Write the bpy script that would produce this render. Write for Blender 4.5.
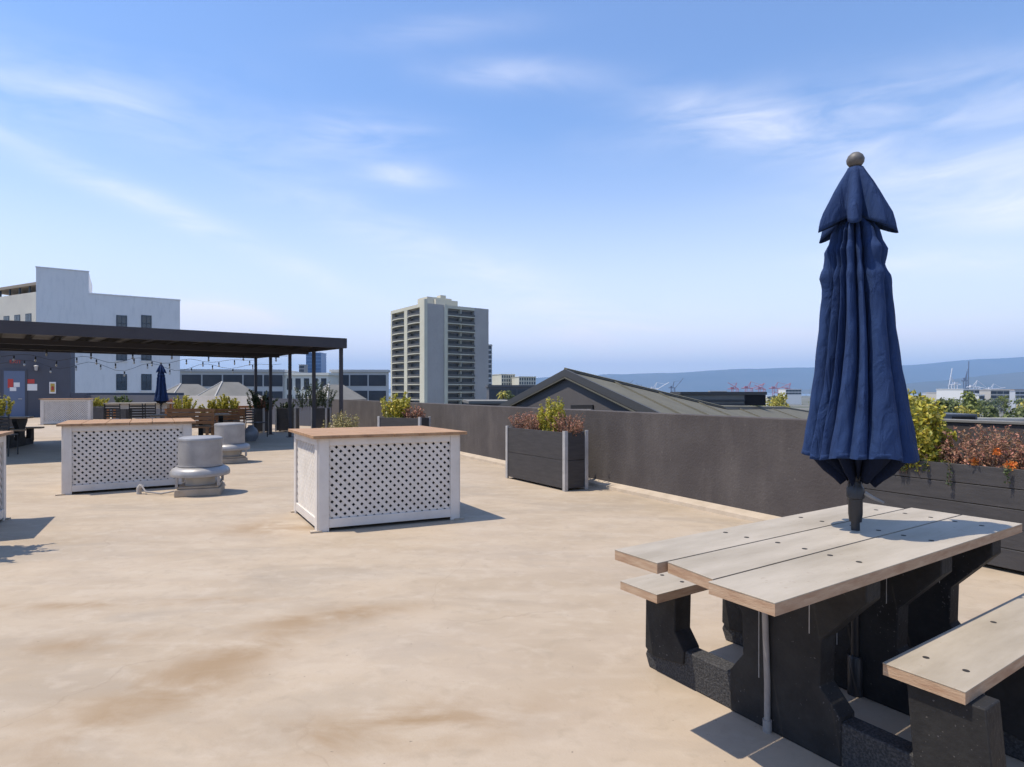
import bpy, math, random
from mathutils import Vector, Matrix
R = math.radians
for o in list(bpy.data.objects): bpy.data.objects.remove(o)
sc = bpy.context.scene
col = sc.collection
F, HZ, CH = 600.0, 392.0, 1.4          # focal length in pixels, horizon row, camera height

# ------------------------------------------------------------ camera, sky, sun
cd = bpy.data.cameras.new('camera'); cam = bpy.data.objects.new('camera', cd); col.objects.link(cam)
cam.location = (0, 0, CH); cam.rotation_euler = (R(90), 0, 0)
cd.sensor_width = 36; cd.lens = F / 1024 * 36; cd.shift_y = (HZ - 383.5) / 1024
cd.clip_start = .05; cd.clip_end = 90000
sc.camera = cam
SUN_EL = 66.0
S2 = Vector((-1.0, -.13)).normalized()    # horizontal direction towards the sun
w = bpy.data.worlds.new('World'); sc.world = w; w.use_nodes = True
nt = w.node_tree; N = nt.nodes; L = nt.links; N.clear()
out = N.new('ShaderNodeOutputWorld'); bg = N.new('ShaderNodeBackground'); sky = N.new('ShaderNodeTexSky')
sky.sky_type = 'NISHITA'; sky.sun_disc = False; sky.sun_elevation = R(SUN_EL)
sky.sun_rotation = math.atan2(S2.x, S2.y)
sky.air_density = 1.0; sky.dust_density = .3; sky.ozone_density = 3.0; sky.altitude = 50
bg.inputs['Strength'].default_value = .15
tc = N.new('ShaderNodeTexCoord')
def cloud_mask():
    # wispy clouds: stretched noise inside soft patches placed by direction in the sky
    nrm = N.new('ShaderNodeVectorMath'); nrm.operation = 'NORMALIZE'; L.new(tc.outputs['Generated'], nrm.inputs[0])
    mp = N.new('ShaderNodeMapping'); mp.inputs['Scale'].default_value = (2.2, 2.2, 9); mp.inputs['Rotation'].default_value = (0, R(-12), 0)
    L.new(nrm.outputs[0], mp.inputs[0])
    nz = N.new('ShaderNodeTexNoise'); nz.inputs['Scale'].default_value = 2.6; nz.inputs['Detail'].default_value = 7; nz.inputs['Roughness'].default_value = .55; nz.inputs['Distortion'].default_value = .5
    L.new(mp.outputs[0], nz.inputs['Vector'])
    tot = None
    def add(a, b):
        m = N.new('ShaderNodeMath'); m.operation = 'ADD'; L.new(a, m.inputs[0]); L.new(b, m.inputs[1]); return m.outputs[0]
    # (px, py, width, height, tilt, gain)
    for px, py, sx, sy, tilt, g in [(510,73,62,12,2,.8),(352,136,72,17,2,.75),(402,175,40,11,8,.7),(760,128,90,20,12,.9),(880,105,170,26,-8,.7),
                                (985,160,110,26,-10,.6),(990,205,70,20,0,.6),(212,320,46,13,5,2.2),(240,330,30,9,0,1.5),(60,92,105,26,0,.55),
                                (470,268,380,26,24,.42),(110,185,190,12,24,.5),(560,345,330,28,0,.5),(800,345,120,14,-5,1.0),(430,32,70,10,-5,.4),(950,262,90,10,0,.4)]:
        d = Vector(((px-512)/F, 1, (HZ-py)/F)).normalized()
        rx = Vector((math.cos(R(tilt)), 0, -math.sin(R(tilt)))); rx = (rx - d*rx.dot(d)).normalized(); up = rx.cross(d)
        acc = None
        for v_, s_ in ((rx, sx), (up, sy)):
            dt = N.new('ShaderNodeVectorMath'); dt.operation = 'DOT_PRODUCT'; L.new(nrm.outputs[0], dt.inputs[0]); dt.inputs[1].default_value = v_*(F/s_)/1.0
            sq = N.new('ShaderNodeMath'); sq.operation = 'MULTIPLY'; L.new(dt.outputs['Value'], sq.inputs[0]); L.new(dt.outputs['Value'], sq.inputs[1])
            acc = sq.outputs[0] if acc is None else add(acc, sq.outputs[0])
        ex = N.new('ShaderNodeMath'); ex.operation = 'MULTIPLY'; L.new(acc, ex.inputs[0]); ex.inputs[1].default_value = -1
        ee = N.new('ShaderNodeMath'); ee.operation = 'EXPONENT'; L.new(ex.outputs[0], ee.inputs[0])
        fr = N.new('ShaderNodeVectorMath'); fr.operation = 'DOT_PRODUCT'; L.new(nrm.outputs[0], fr.inputs[0]); fr.inputs[1].default_value = d
        fg = N.new('ShaderNodeMath'); fg.operation = 'GREATER_THAN'; L.new(fr.outputs['Value'], fg.inputs[0]); fg.inputs[1].default_value = 0
        mm = N.new('ShaderNodeMath'); mm.operation = 'MULTIPLY'; L.new(ee.outputs[0], mm.inputs[0]); L.new(fg.outputs[0], mm.inputs[1])
        m2 = N.new('ShaderNodeMath'); m2.operation = 'MULTIPLY'; L.new(mm.outputs[0], m2.inputs[0]); m2.inputs[1].default_value = g*.6
        tot = m2.outputs[0] if tot is None else add(tot, m2.outputs[0])
    ns = N.new('ShaderNodeMapRange'); L.new(nz.outputs['Fac'], ns.inputs['Value'])
    ns.inputs['From Min'].default_value = .33; ns.inputs['From Max'].default_value = .70; ns.inputs['To Min'].default_value = .10; ns.inputs['To Max'].default_value = 1.0
    pr = N.new('ShaderNodeMath'); pr.operation = 'MULTIPLY'; L.new(tot, pr.inputs[0]); L.new(ns.outputs[0], pr.inputs[1])
    hz = N.new('ShaderNodeSeparateXYZ'); L.new(nrm.outputs[0], hz.inputs[0])
    h2 = N.new('ShaderNodeMapRange'); L.new(hz.outputs['Z'], h2.inputs['Value']); h2.interpolation_type = 'SMOOTHSTEP'
    h2.inputs['From Min'].default_value = -.02; h2.inputs['From Max'].default_value = .42; h2.inputs['To Min'].default_value = .88; h2.inputs['To Max'].default_value = 0.05
    cl = N.new('ShaderNodeMath'); cl.operation = 'ADD'; cl.use_clamp = True; L.new(pr.outputs[0], cl.inputs[0]); L.new(h2.outputs[0], cl.inputs[1])
    return cl.outputs[0]
mix = N.new('ShaderNodeMix'); mix.data_type = 'RGBA'; mix.clamp_factor = True
L.new(cloud_mask(), mix.inputs['Factor']); hsv = N.new('ShaderNodeHueSaturation'); hsv.inputs['Saturation'].default_value = 1.15; hsv.inputs['Hue'].default_value = .504; hsv.inputs['Value'].default_value = 1.36; L.new(sky.outputs[0], hsv.inputs['Color']); L.new(hsv.outputs[0], mix.inputs['A']); mix.inputs['B'].default_value = (7.6, 7.5, 8.0, 1)
L.new(mix.outputs['Result'], bg.inputs['Color']); L.new(bg.outputs[0], out.inputs['Surface'])
sl = bpy.data.lights.new('sun', 'SUN'); sl.energy = 5.0; sl.angle = R(.5); sl.color = (1, .91, .78)
so = bpy.data.objects.new('sun', sl); col.objects.link(so)
sdir = Vector((S2.x*math.cos(R(SUN_EL)), S2.y*math.cos(R(SUN_EL)), math.sin(R(SUN_EL))))
so.rotation_euler = (-sdir).to_track_quat('-Z', 'Y').to_euler()
sc.view_settings.view_transform = 'Standard'; sc.view_settings.look = 'None'
sc.view_settings.exposure = 0.15; sc.view_settings.gamma = 1; sc.view_settings.use_curve_mapping = False
sc.render.engine = 'CYCLES'; sc.cycles.volume_bounces = 0; sc.cycles.volume_step_rate = 5

# ------------------------------------------------------------ helpers
def at(px, py, d): return Vector(((px-512)/F*d, d, CH + (HZ-py)/F*d))
def gnd(px, py, z=0.0):
    d = F*(CH-z)/(py-HZ); return Vector(((px-512)/F*d, d, z))

class B:
    """collects shapes into one mesh"""
    def __init__(s): s.v = []; s.f = []; s.sm = []
    def add(s, vs, fs, smooth=False):
        n = len(s.v); s.v += [tuple(v) for v in vs]; s.f += [tuple(i+n for i in f) for f in fs]; s.sm += [smooth]*len(fs); return s
    def box(s, c, d, rz=0, m=None):
        c = Vector(c); x, y, z = d[0]/2, d[1]/2, d[2]/2
        vs = [Vector(p) for p in ((-x,-y,-z),(x,-y,-z),(x,y,-z),(-x,y,-z),(-x,-y,z),(x,-y,z),(x,y,z),(-x,y,z))]
        mt = Matrix.Rotation(rz, 3, 'Z') if m is None else m
        return s.add([mt@p + c for p in vs], [(0,3,2,1),(4,5,6,7),(0,1,5,4),(1,2,6,5),(2,3,7,6),(3,0,4,7)])
    def bb(s, a, b): return s.box([(a[i]+b[i])/2 for i in range(3)], [abs(b[i]-a[i]) for i in range(3)])
    def extrude(s, poly, off):
        poly = [Vector(p) for p in poly]; off = Vector(off); n = len(poly)
        return s.add(poly + [p+off for p in poly], [tuple(range(n-1,-1,-1)), tuple(range(n, 2*n))] + [(i,(i+1)%n,n+(i+1)%n,n+i) for i in range(n)])
    def tube(s, pts, r, k=8, r2=None):
        pts = [Vector(p) for p in pts]; n = len(pts); vs = []; fs = []
        for i, p in enumerate(pts):
            t = (pts[min(i+1,n-1)] - pts[max(i-1,0)]).normalized()
            a = t.orthogonal().normalized() if abs(t.z) > .9 or True else None
            if i == 0: ref = a
            a = (ref - t*ref.dot(t)).normalized(); ref = a; b = t.cross(a)
            rr = r if r2 is None else r + (r2-r)*i/(n-1)
            for j in range(k):
                q = 2*math.pi*j/k; vs.append(p + (a*math.cos(q)+b*math.sin(q))*rr)
        for i in range(n-1):
            for j in range(k): fs.append((i*k+j, i*k+(j+1)%k, (i+1)*k+(j+1)%k, (i+1)*k+j))
        s.add(vs, fs, True); m = len(s.v)-len(vs)
        s.f += [tuple(m+j for j in range(k-1,-1,-1)), tuple(m+(n-1)*k+j for j in range(k))]; s.sm += [False]*2
        return s
    def lathe(s, prof, c=(0,0,0), k=32, smooth=True):
        c = Vector(c); vs = []; fs = []
        for r, z in prof:
            for j in range(k):
                q = 2*math.pi*j/k; vs.append(c + Vector((r*math.cos(q), r*math.sin(q), z)))
        for i in range(len(prof)-1):
            for j in range(k): fs.append((i*k+j, i*k+(j+1)%k, (i+1)*k+(j+1)%k, (i+1)*k+j))
        return s.add(vs, fs, smooth)
    def build(s, name, mat, parent=None, label=None, bevel=0, kind=None, sharp=True):
        me = bpy.data.meshes.new(name); me.from_pydata(s.v, [], s.f); me.materials.append(mat)
        me.polygons.foreach_set('use_smooth', s.sm); me.update(); me.set_sharp_from_angle(angle=R(38)) if sharp else None
        o = bpy.data.objects.new(name, me); col.objects.link(o)
        if parent: o.parent = parent
        if label: o['label'] = label
        if kind: o['kind'] = kind
        if bevel:
            b = o.modifiers.new('bevel', 'BEVEL'); b.width = bevel; b.segments = 2; b.limit_method = 'ANGLE'; b.angle_limit = R(40)
        return o

def thing(name, label, cat, loc=(0,0,0), rz=0, group=None):
    o = bpy.data.objects.new(name, None); col.objects.link(o); o.location = loc; o.rotation_euler = (0,0,rz)
    o.empty_display_size = .2; o['label'] = label; o['category'] = cat
    if group: o['group'] = group
    return o
def tag(o, label, cat, group=None):
    o['label'] = label; o['category'] = cat
    if group: o['group'] = group
    return o
def kids(o): return [c for c in bpy.data.objects if c.parent == o]
def dup(root, loc, rz, label, group=None, scale=1):
    r = root.copy(); col.objects.link(r); r.location = loc; r.rotation_euler = (0,0,rz); r['label'] = label
    r.scale = (scale,)*3
    if group: r['group'] = group
    for ch in kids(root):
        c = ch.copy(); col.objects.link(c); c.parent = r
        for g in kids(ch):
            d = g.copy(); col.objects.link(d); d.parent = c
    return r

def mat(name, c, rough=.7, metal=0, c2=None, scale=4, detail=6, bump=0, bscale=40, stretch=(1,1,1), island=0, spec=.5, contrast=(.35,.65), trans=0):
    m = bpy.data.materials.new(name); m.use_nodes = True; t = m.node_tree; n = t.nodes; l = t.links
    b = n['Principled BSDF']; b.inputs['Roughness'].default_value = rough; b.inputs['Metallic'].default_value = metal
    b.inputs['Specular IOR Level'].default_value = spec
    c = tuple(c) + (1,); b.inputs['Base Color'].default_value = c
    tx = n.new('ShaderNodeTexCoord'); mp = n.new('ShaderNodeMapping'); mp.inputs['Scale'].default_value = stretch; l.new(tx.outputs['Object'], mp.inputs[0])
    cur = None
    if c2 is not None:
        z = n.new('ShaderNodeTexNoise'); z.inputs['Scale'].default_value = scale; z.inputs['Detail'].default_value = detail; z.inputs['Roughness'].default_value = .62; l.new(mp.outputs[0], z.inputs['Vector'])
        mr = n.new('ShaderNodeMapRange'); l.new(z.outputs['Fac'], mr.inputs['Value']); mr.inputs['From Min'].default_value = contrast[0]; mr.inputs['From Max'].default_value = contrast[1]
        x = n.new('ShaderNodeMix'); x.data_type = 'RGBA'; l.new(mr.outputs[0], x.inputs['Factor']); x.inputs['A'].default_value = c; x.inputs['B'].default_value = tuple(c2)+(1,)
        cur = x.outputs['Result']
    if island:
        g = n.new('ShaderNodeNewGeometry'); hs = n.new('ShaderNodeHueSaturation')
        mr = n.new('ShaderNodeMapRange'); l.new(g.outputs['Random Per Island'], mr.inputs['Value']); mr.inputs['To Min'].default_value = 1-island; mr.inputs['To Max'].default_value = 1+island
        l.new(mr.outputs[0], hs.inputs['Value'])
        mh = n.new('ShaderNodeMapRange'); l.new(g.outputs['Random Per Island'], mh.inputs['Value']); mh.inputs['To Min'].default_value = .5+island*.05; mh.inputs['To Max'].default_value = .5-island*.05; l.new(mh.outputs[0], hs.inputs['Hue'])
        if cur: l.new(cur, hs.inputs['Color'])
        else: hs.inputs['Color'].default_value = c
        cur = hs.outputs[0]
    if cur: l.new(cur, b.inputs['Base Color'])
    if bump:
        z = n.new('ShaderNodeTexNoise'); z.inputs['Scale'].default_value = bscale; z.inputs['Detail'].default_value = 5; l.new(mp.outputs[0], z.inputs['Vector'])
        bp = n.new('ShaderNodeBump'); bp.inputs['Strength'].default_value = bump; bp.inputs['Distance'].default_value = .01; l.new(z.outputs['Fac'], bp.inputs['Height']); l.new(bp.outputs[0], b.inputs['Normal'])
    if trans:
        tr = n.new('ShaderNodeBsdfTranslucent'); ms = n.new('ShaderNodeMixShader'); ms.inputs[0].default_value = trans
        if cur: l.new(cur, tr.inputs['Color'])
        else: tr.inputs['Color'].default_value = c
        l.new(b.outputs[0], ms.inputs[1]); l.new(tr.outputs[0], ms.inputs[2]); l.new(ms.outputs[0], n['Material Output'].inputs['Surface'])
    return m

MT = dict(
 deckwood = mat('bar_top_wood', (.42,.25,.13), .65, c2=(.27,.15,.075), scale=3, stretch=(1,6,1), bump=.3, bscale=30),
 white = mat('white_painted_wood', (.66,.61,.55), .55, c2=(.53,.48,.42), scale=4, detail=9, bump=.2, bscale=25, contrast=(.42,.85)),
 inside_shade = mat('dark_inside_shade', (.03,.03,.032), .9),
 board = mat('pale_table_board', (.415,.36,.285), .6, c2=(.30,.255,.19), scale=2.2, detail=9, bump=.12, bscale=30, stretch=(.6,2.5,1)),
 edge = mat('table_board_edge', (.33,.20,.12), .75, c2=(.45,.32,.21), scale=8, stretch=(1,1,6), bump=.3, bscale=60),
 frame = mat('charcoal_board', (.015,.0145,.015), .7, c2=(.028,.027,.026), scale=7, detail=10, bump=.35, bscale=45, spec=.25),
 beam = mat('grey_grained_beam', (.030,.030,.031), .8, c2=(.068,.066,.065), scale=110, detail=3, bump=.6, bscale=90, spec=.25, contrast=(.42,.62)),
 hole = mat('bolt_recess', (.02,.017,.015), .8),
 pipe = mat('grey_pipe', (.30,.28,.26), .5, c2=(.22,.2,.19), scale=12),
 seam = mat('pale_seam', (.35,.33,.31), .6),
 navy = mat('navy_canvas', (.018,.042,.120), .9, c2=(.012,.029,.088), scale=5, bump=.3, bscale=260, spec=.25),
 navy_shade = mat('shade_darkened_navy', (.006,.010,.026), .9, bump=.3, bscale=260, spec=.1),  # same cloth for the underside, with its shade put into the colour
 pole = mat('dark_metal_pole', (.035,.034,.036), .4, .3),
 finial = mat('finial_wood', (.075,.07,.066), .55, c2=(.14,.13,.12), scale=24),
 stucco = mat('charcoal_stucco', (.060,.051,.049), .95, c2=(.084,.073,.069), scale=1.6, detail=10, bump=.5, bscale=35, contrast=(.4,.7)),
 black_board = mat('black_planter_board', (.034,.032,.033), .6, c2=(.052,.048,.048), scale=4, stretch=(1,1,7), bump=.25, bscale=40),
 post = mat('aluminium_post', (.46,.45,.44), .45, .2, c2=(.36,.35,.34), scale=6),
 soil = mat('potting_soil', (.05,.035,.025), .95, bump=.8, bscale=60),
 leaf_y = mat('yellow_green_leaf', (.42,.39,.05), .5, island=.5, trans=.25),
 leaf_g = mat('green_leaf', (.09,.13,.03), .55, island=.55, trans=.2),
 leaf_d = mat('dry_rust_leaf', (.33,.175,.105), .75, island=.55, trans=.15),
 leaf_dk = mat('dark_green_leaf', (.045,.07,.022), .55, island=.5, trans=.15),
 flower = mat('orange_flower', (.70,.24,.05), .6, island=.25, trans=.2),
 twig = mat('twig_bark', (.13,.085,.06), .85),
 bark = mat('tree_bark', (.12,.09,.065), .9, c2=(.07,.05,.04), scale=3),
 galv = mat('galvanised_metal', (.37,.355,.34), .42, .25, c2=(.29,.28,.27), scale=4, bump=.06, bscale=12),
 curb = mat('beige_curb', (.45,.37,.28), .8, c2=(.37,.30,.22), scale=5, bump=.3),
 canopy = mat('charcoal_metal', (.040,.036,.042), .5, .2, c2=(.05,.045,.05), scale=2),
 joist = mat('brown_steel_joist', (.022,.018,.014), .7),
 bwhite = mat('white_building_stucco', (.82,.79,.76), .85, c2=(.78,.75,.72), scale=.3, bump=.1),
 bcream = mat('cream_building_stucco', (.60,.56,.48), .85, c2=(.52,.48,.42), scale=.3),
 bdark = mat('slate_painted_wall', (.085,.092,.115), .8, c2=(.075,.08,.10), scale=.6),
 door = mat('blue_grey_door', (.11,.15,.24), .5),
 glass = mat('window_glass', (.02,.035,.05), .08, spec=.9),
 sash = mat('dark_window_sash', (.03,.045,.06), .5),
 tower = mat('tower_concrete', (.42,.39,.36), .85, c2=(.36,.335,.31), scale=.08),
 tcream = mat('tower_cream_concrete', (.60,.57,.45), .85, c2=(.52,.49,.38), scale=.1),
 tdark = mat('balcony_glazing', (.010,.012,.012), .35, c2=(.045,.04,.035), scale=.6),
 rail = mat('balcony_rail', (.09,.085,.075), .6),
 roof = mat('standing_seam_roof', (.135,.128,.098), .8, 0, c2=(.11,.105,.082), scale=1.5, spec=.2),
 roofd = mat('dark_roof_trim', (.055,.055,.055), .6),
 gable = mat('gable_wall_paint', (.085,.075,.072), .85, c2=(.10,.09,.085), scale=1),
 lite = mat('pale_membrane', (.48,.46,.43), .85, c2=(.40,.38,.35), scale=.8),
 greyroof = mat('light_grey_roofing', (.19,.183,.165), .85, c2=(.15,.145,.13), scale=.9),
 crane_w = mat('crane_white_paint', (.70,.70,.72), .6), crane_r = mat('crane_red_paint', (.42,.13,.16), .6), crane_d = mat('crane_dark_steel', (.12,.14,.2), .6),
 bluecushion = mat('blue_bench_paint', (.06,.12,.30), .6), wood = mat('brown_bench_wood', (.42,.19,.07), .6, c2=(.3,.13,.05), scale=5, stretch=(1,1,8)),
 ceramic = mat('grey_ceramic', (.16,.17,.19), .35), blackm = mat('black_metal', (.02,.02,.022), .5),
 rubber = mat('grey_conduit', (.42,.39,.35), .6), bulb = mat('bulb_glass', (.55,.55,.5), .15), wire = mat('black_wire', (.02,.02,.02), .6),
 red = mat('red_notice', (.5,.05,.04), .6), paper = mat('white_notice', (.75,.74,.72), .7), yellow = mat('yellow_cabinet', (.50,.34,.06), .6),
 exitm = mat('red_exit_letters', (.55,.06,.03), .6), deep = mat('black_opening', (.008,.008,.01), .9),
)

def wrinkles(m):
    n = m.node_tree.nodes; l = m.node_tree.links; b = n['Principled BSDF']; old = b.inputs['Normal'].links[0].from_node
    tx = n.new('ShaderNodeTexCoord'); mp = n.new('ShaderNodeMapping'); mp.inputs['Scale'].default_value = (1,1,.32); mp.inputs['Rotation'].default_value = (R(12),R(9),0); l.new(tx.outputs['Object'], mp.inputs[0])
    z = n.new('ShaderNodeTexNoise'); z.inputs['Scale'].default_value = 17; z.inputs['Detail'].default_value = 3; z.inputs['Distortion'].default_value = .9; l.new(mp.outputs[0], z.inputs['Vector'])
    bp = n.new('ShaderNodeBump'); bp.inputs['Strength'].default_value = .75; bp.inputs['Distance'].default_value = .03; l.new(z.outputs['Fac'], bp.inputs['Height'])
    l.new(bp.outputs[0], old.inputs['Normal'])
wrinkles(MT['navy'])
def specks(m, colr, scale=55, lo=.70, amt=.8):
    n = m.node_tree.nodes; l = m.node_tree.links; b = n['Principled BSDF']; src = b.inputs['Base Color'].links[0].from_socket
    tx = n.new('ShaderNodeTexCoord')
    z = n.new('ShaderNodeTexNoise'); z.inputs['Scale'].default_value = scale; z.inputs['Detail'].default_value = 2; l.new(tx.outputs['Object'], z.inputs['Vector'])
    z2 = n.new('ShaderNodeTexNoise'); z2.inputs['Scale'].default_value = 3; z2.inputs['Detail'].default_value = 4; l.new(tx.outputs['Object'], z2.inputs['Vector'])
    ad = n.new('ShaderNodeMath'); ad.operation = 'MULTIPLY_ADD'; l.new(z2.outputs['Fac'], ad.inputs[0]); ad.inputs[1].default_value = .35; l.new(z.outputs['Fac'], ad.inputs[2])
    mr = n.new('ShaderNodeMapRange'); l.new(ad.outputs[0], mr.inputs['Value']); mr.inputs['From Min'].default_value = lo+.16; mr.inputs['From Max'].default_value = lo+.20; mr.inputs['To Max'].default_value = amt
    x = n.new('ShaderNodeMix'); x.data_type = 'RGBA'; l.new(mr.outputs[0], x.inputs['Factor']); l.new(src, x.inputs['A']); x.inputs['B'].default_value = colr+(1,); l.new(x.outputs['Result'], b.inputs['Base Color'])
specks(MT['frame'], (.13,.12,.115), 85, .735, .7)
specks(MT['stucco'], (.15,.135,.12), 30, .74, .5)
def streaks(m, colr, amt=.35):
    n = m.node_tree.nodes; l = m.node_tree.links; b = n['Principled BSDF']; src = b.inputs['Base Color'].links[0].from_socket
    tx = n.new('ShaderNodeTexCoord'); mp = n.new('ShaderNodeMapping'); mp.inputs['Scale'].default_value = (2.4,2.4,.5); l.new(tx.outputs['Object'], mp.inputs[0])
    z = n.new('ShaderNodeTexNoise'); z.inputs['Scale'].default_value = 1.3; z.inputs['Detail'].default_value = 7; z.inputs['Roughness'].default_value = .65; l.new(mp.outputs[0], z.inputs['Vector'])
    mr = n.new('ShaderNodeMapRange'); l.new(z.outputs['Fac'], mr.inputs['Value']); mr.inputs['From Min'].default_value = .48; mr.inputs['From Max'].default_value = .72; mr.inputs['To Max'].default_value = amt
    x = n.new('ShaderNodeMix'); x.data_type = 'RGBA'; l.new(mr.outputs[0], x.inputs['Factor']); l.new(src, x.inputs['A']); x.inputs['B'].default_value = colr+(1,); l.new(x.outputs['Result'], b.inputs['Base Color'])
streaks(MT['stucco'], (.14,.122,.11), .38); streaks(MT['bwhite'], (.5,.5,.5), .3); streaks(MT['tower'], (.26,.25,.24), .4)
specks(MT['board'], (.27,.21,.15), 40, .72, .5)
# ------------------------------------------------------------ ground, water, hills
def deck_mat():
    m = mat('beige_deck_coating', (.5,.4,.3), .72, bump=.10, bscale=90); t = m.node_tree; n = t.nodes; l = t.links; b = n['Principled BSDF']
    tx = n.new('ShaderNodeTexCoord')
    def noise(s, det, stretch=(1,1,1), rot=0, lo=.35, hi=.65, dist=0):
        mp = n.new('ShaderNodeMapping'); mp.inputs['Scale'].default_value = stretch; mp.inputs['Rotation'].default_value = (0,0,rot); l.new(tx.outputs['Object'], mp.inputs[0])
        z = n.new('ShaderNodeTexNoise'); z.inputs['Scale'].default_value = s; z.inputs['Detail'].default_value = det; z.inputs['Roughness'].default_value = .6; z.inputs['Distortion'].default_value = dist; l.new(mp.outputs[0], z.inputs['Vector'])
        r = n.new('ShaderNodeMapRange'); l.new(z.outputs['Fac'], r.inputs['Value']); r.inputs['From Min'].default_value = lo; r.inputs['From Max'].default_value = hi; return r.outputs[0]
    def mixc(f, a, bcol, amt=1):
        x = n.new('ShaderNodeMix'); x.data_type = 'RGBA'
        mu = n.new('ShaderNodeMath'); mu.operation = 'MULTIPLY'; mu.use_clamp = True; l.new(f, mu.inputs[0]); mu.inputs[1].default_value = amt; l.new(mu.outputs[0], x.inputs['Factor'])
        if isinstance(a, tuple): x.inputs['A'].default_value = a+(1,)
        else: l.new(a, x.inputs['A'])
        x.inputs['B'].default_value = bcol+(1,); return x.outputs['Result']
    c = mixc(noise(.55, 6, (1,1.6,1), .5), (.425,.340,.245), (.335,.262,.18))
    c = mixc(noise(.9, 8, (1,3.4,1), .35, .47, .72, .6), c, (.425,.352,.268), .7)
    c = mixc(noise(.8, 7, (1,2.2,1), -.2, .50, .72, .8), c, (.285,.237,.18), .75)
    c = mixc(noise(2.6, 9, (1,1.5,1), .2, .5, .8, .4), c, (.305,.24,.17), .7)
    c = mixc(noise(.35, 4, (1,1,1), 1.3, .5, .75), c, (.405,.327,.25), .6)
    c = mixc(noise(5.5, 10, (1,1.3,1), .6, .52, .66, .3), c, (.45,.375,.29), .35)
    c = mixc(noise(7.5, 12, (1,1.2,1), 2.1, .55, .68, .5), c, (.29,.235,.165), .35)
    c = mixc(noise(60, 4, (1,1,1), 0, .60, .78), c, (.25,.20,.14), .35)
    c = mixc(noise(28, 2, (1,1,1), 0, .735, .76), c, (.10,.08,.06), .6)
    # faint hairline cracks in the coating
    mpv = n.new('ShaderNodeMapping'); l.new(tx.outputs['Object'], mpv.inputs[0])
    nzv = n.new('ShaderNodeTexNoise'); nzv.inputs['Scale'].default_value = 1.6; nzv.inputs['Detail'].default_value = 6; l.new(tx.outputs['Object'], nzv.inputs['Vector'])
    vm = n.new('ShaderNodeVectorMath'); vm.operation = 'MULTIPLY_ADD'; l.new(nzv.outputs['Color'], vm.inputs[0]); vm.inputs[1].default_value = (.7,.7,0); l.new(mpv.outputs[0], vm.inputs[2])
    vo = n.new('ShaderNodeTexVoronoi'); vo.feature = 'DISTANCE_TO_EDGE'; vo.inputs['Scale'].default_value = .42; l.new(vm.outputs[0], vo.inputs['Vector'])
    cr_ = n.new('ShaderNodeMapRange'); l.new(vo.outputs['Distance'], cr_.inputs['Value']); cr_.inputs['From Min'].default_value = .0035; cr_.inputs['From Max'].default_value = .0; 
    gate = noise(.7, 3, (1,1,1), .9, .5, .6); mg = n.new('ShaderNodeMath'); mg.operation = 'MULTIPLY'; l.new(cr_.outputs[0], mg.inputs[0]); l.new(gate, mg.inputs[1])
    c = mixc(mg.outputs[0], c, (.20,.15,.10), .28)
    # rust-brown water stains that sit on the coating
    sep = n.new('ShaderNodeSeparateXYZ'); l.new(tx.outputs['Object'], sep.inputs[0])
    def blob(cx, cy, ang, sx, sy):
        acc = None
        for (ax, ay), s_ in (((math.cos(ang), math.sin(ang)), sx), ((-math.sin(ang), math.cos(ang)), sy)):
            d = n.new('ShaderNodeVectorMath'); d.operation = 'DOT_PRODUCT'; l.new(tx.outputs['Object'], d.inputs[0]); d.inputs[1].default_value = (ax/s_, ay/s_, 0)
            a = n.new('ShaderNodeMath'); a.operation = 'SUBTRACT'; l.new(d.outputs['Value'], a.inputs[0]); a.inputs[1].default_value = (cx*ax+cy*ay)/s_
            q = n.new('ShaderNodeMath'); q.operation = 'MULTIPLY'; l.new(a.outputs[0], q.inputs[0]); l.new(a.outputs[0], q.inputs[1])
            if acc is None: acc = q.outputs[0]
            else:
                s2 = n.new('ShaderNodeMath'); s2.operation = 'ADD'; l.new(acc, s2.inputs[0]); l.new(q.outputs[0], s2.inputs[1]); acc = s2.outputs[0]
        e = n.new('ShaderNodeMath'); e.operation = 'MULTIPLY'; l.new(acc, e.inputs[0]); e.inputs[1].default_value = -1
        x = n.new('ShaderNodeMath'); x.operation = 'EXPONENT'; l.new(e.outputs[0], x.inputs[0])
        nz = noise(2.2, 6, (1,1.6,1), ang, .36, .6, .5)
        mu = n.new('ShaderNodeMath'); mu.operation = 'MULTIPLY'; l.new(x.outputs[0], mu.inputs[0]); l.new(nz, mu.inputs[1]); return mu.outputs[0]
    for bx in ((-1.45,3.25,.95,.75,.2),(-1.1,3.75,.3,.5,.14),(-2.75,3.95,.1,1.1,.07),(-1.6,2.7,1.0,.5,.22),(-2.35,3.35,.2,.3,.14),(-2.4,6.2,.2,.6,.35),(-.5,2.5,.2,.6,.2)):
        c = mixc(blob(*bx), c, (.25,.16,.075), .85)
    l.new(c, b.inputs['Base Color'])
    return m
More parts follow.
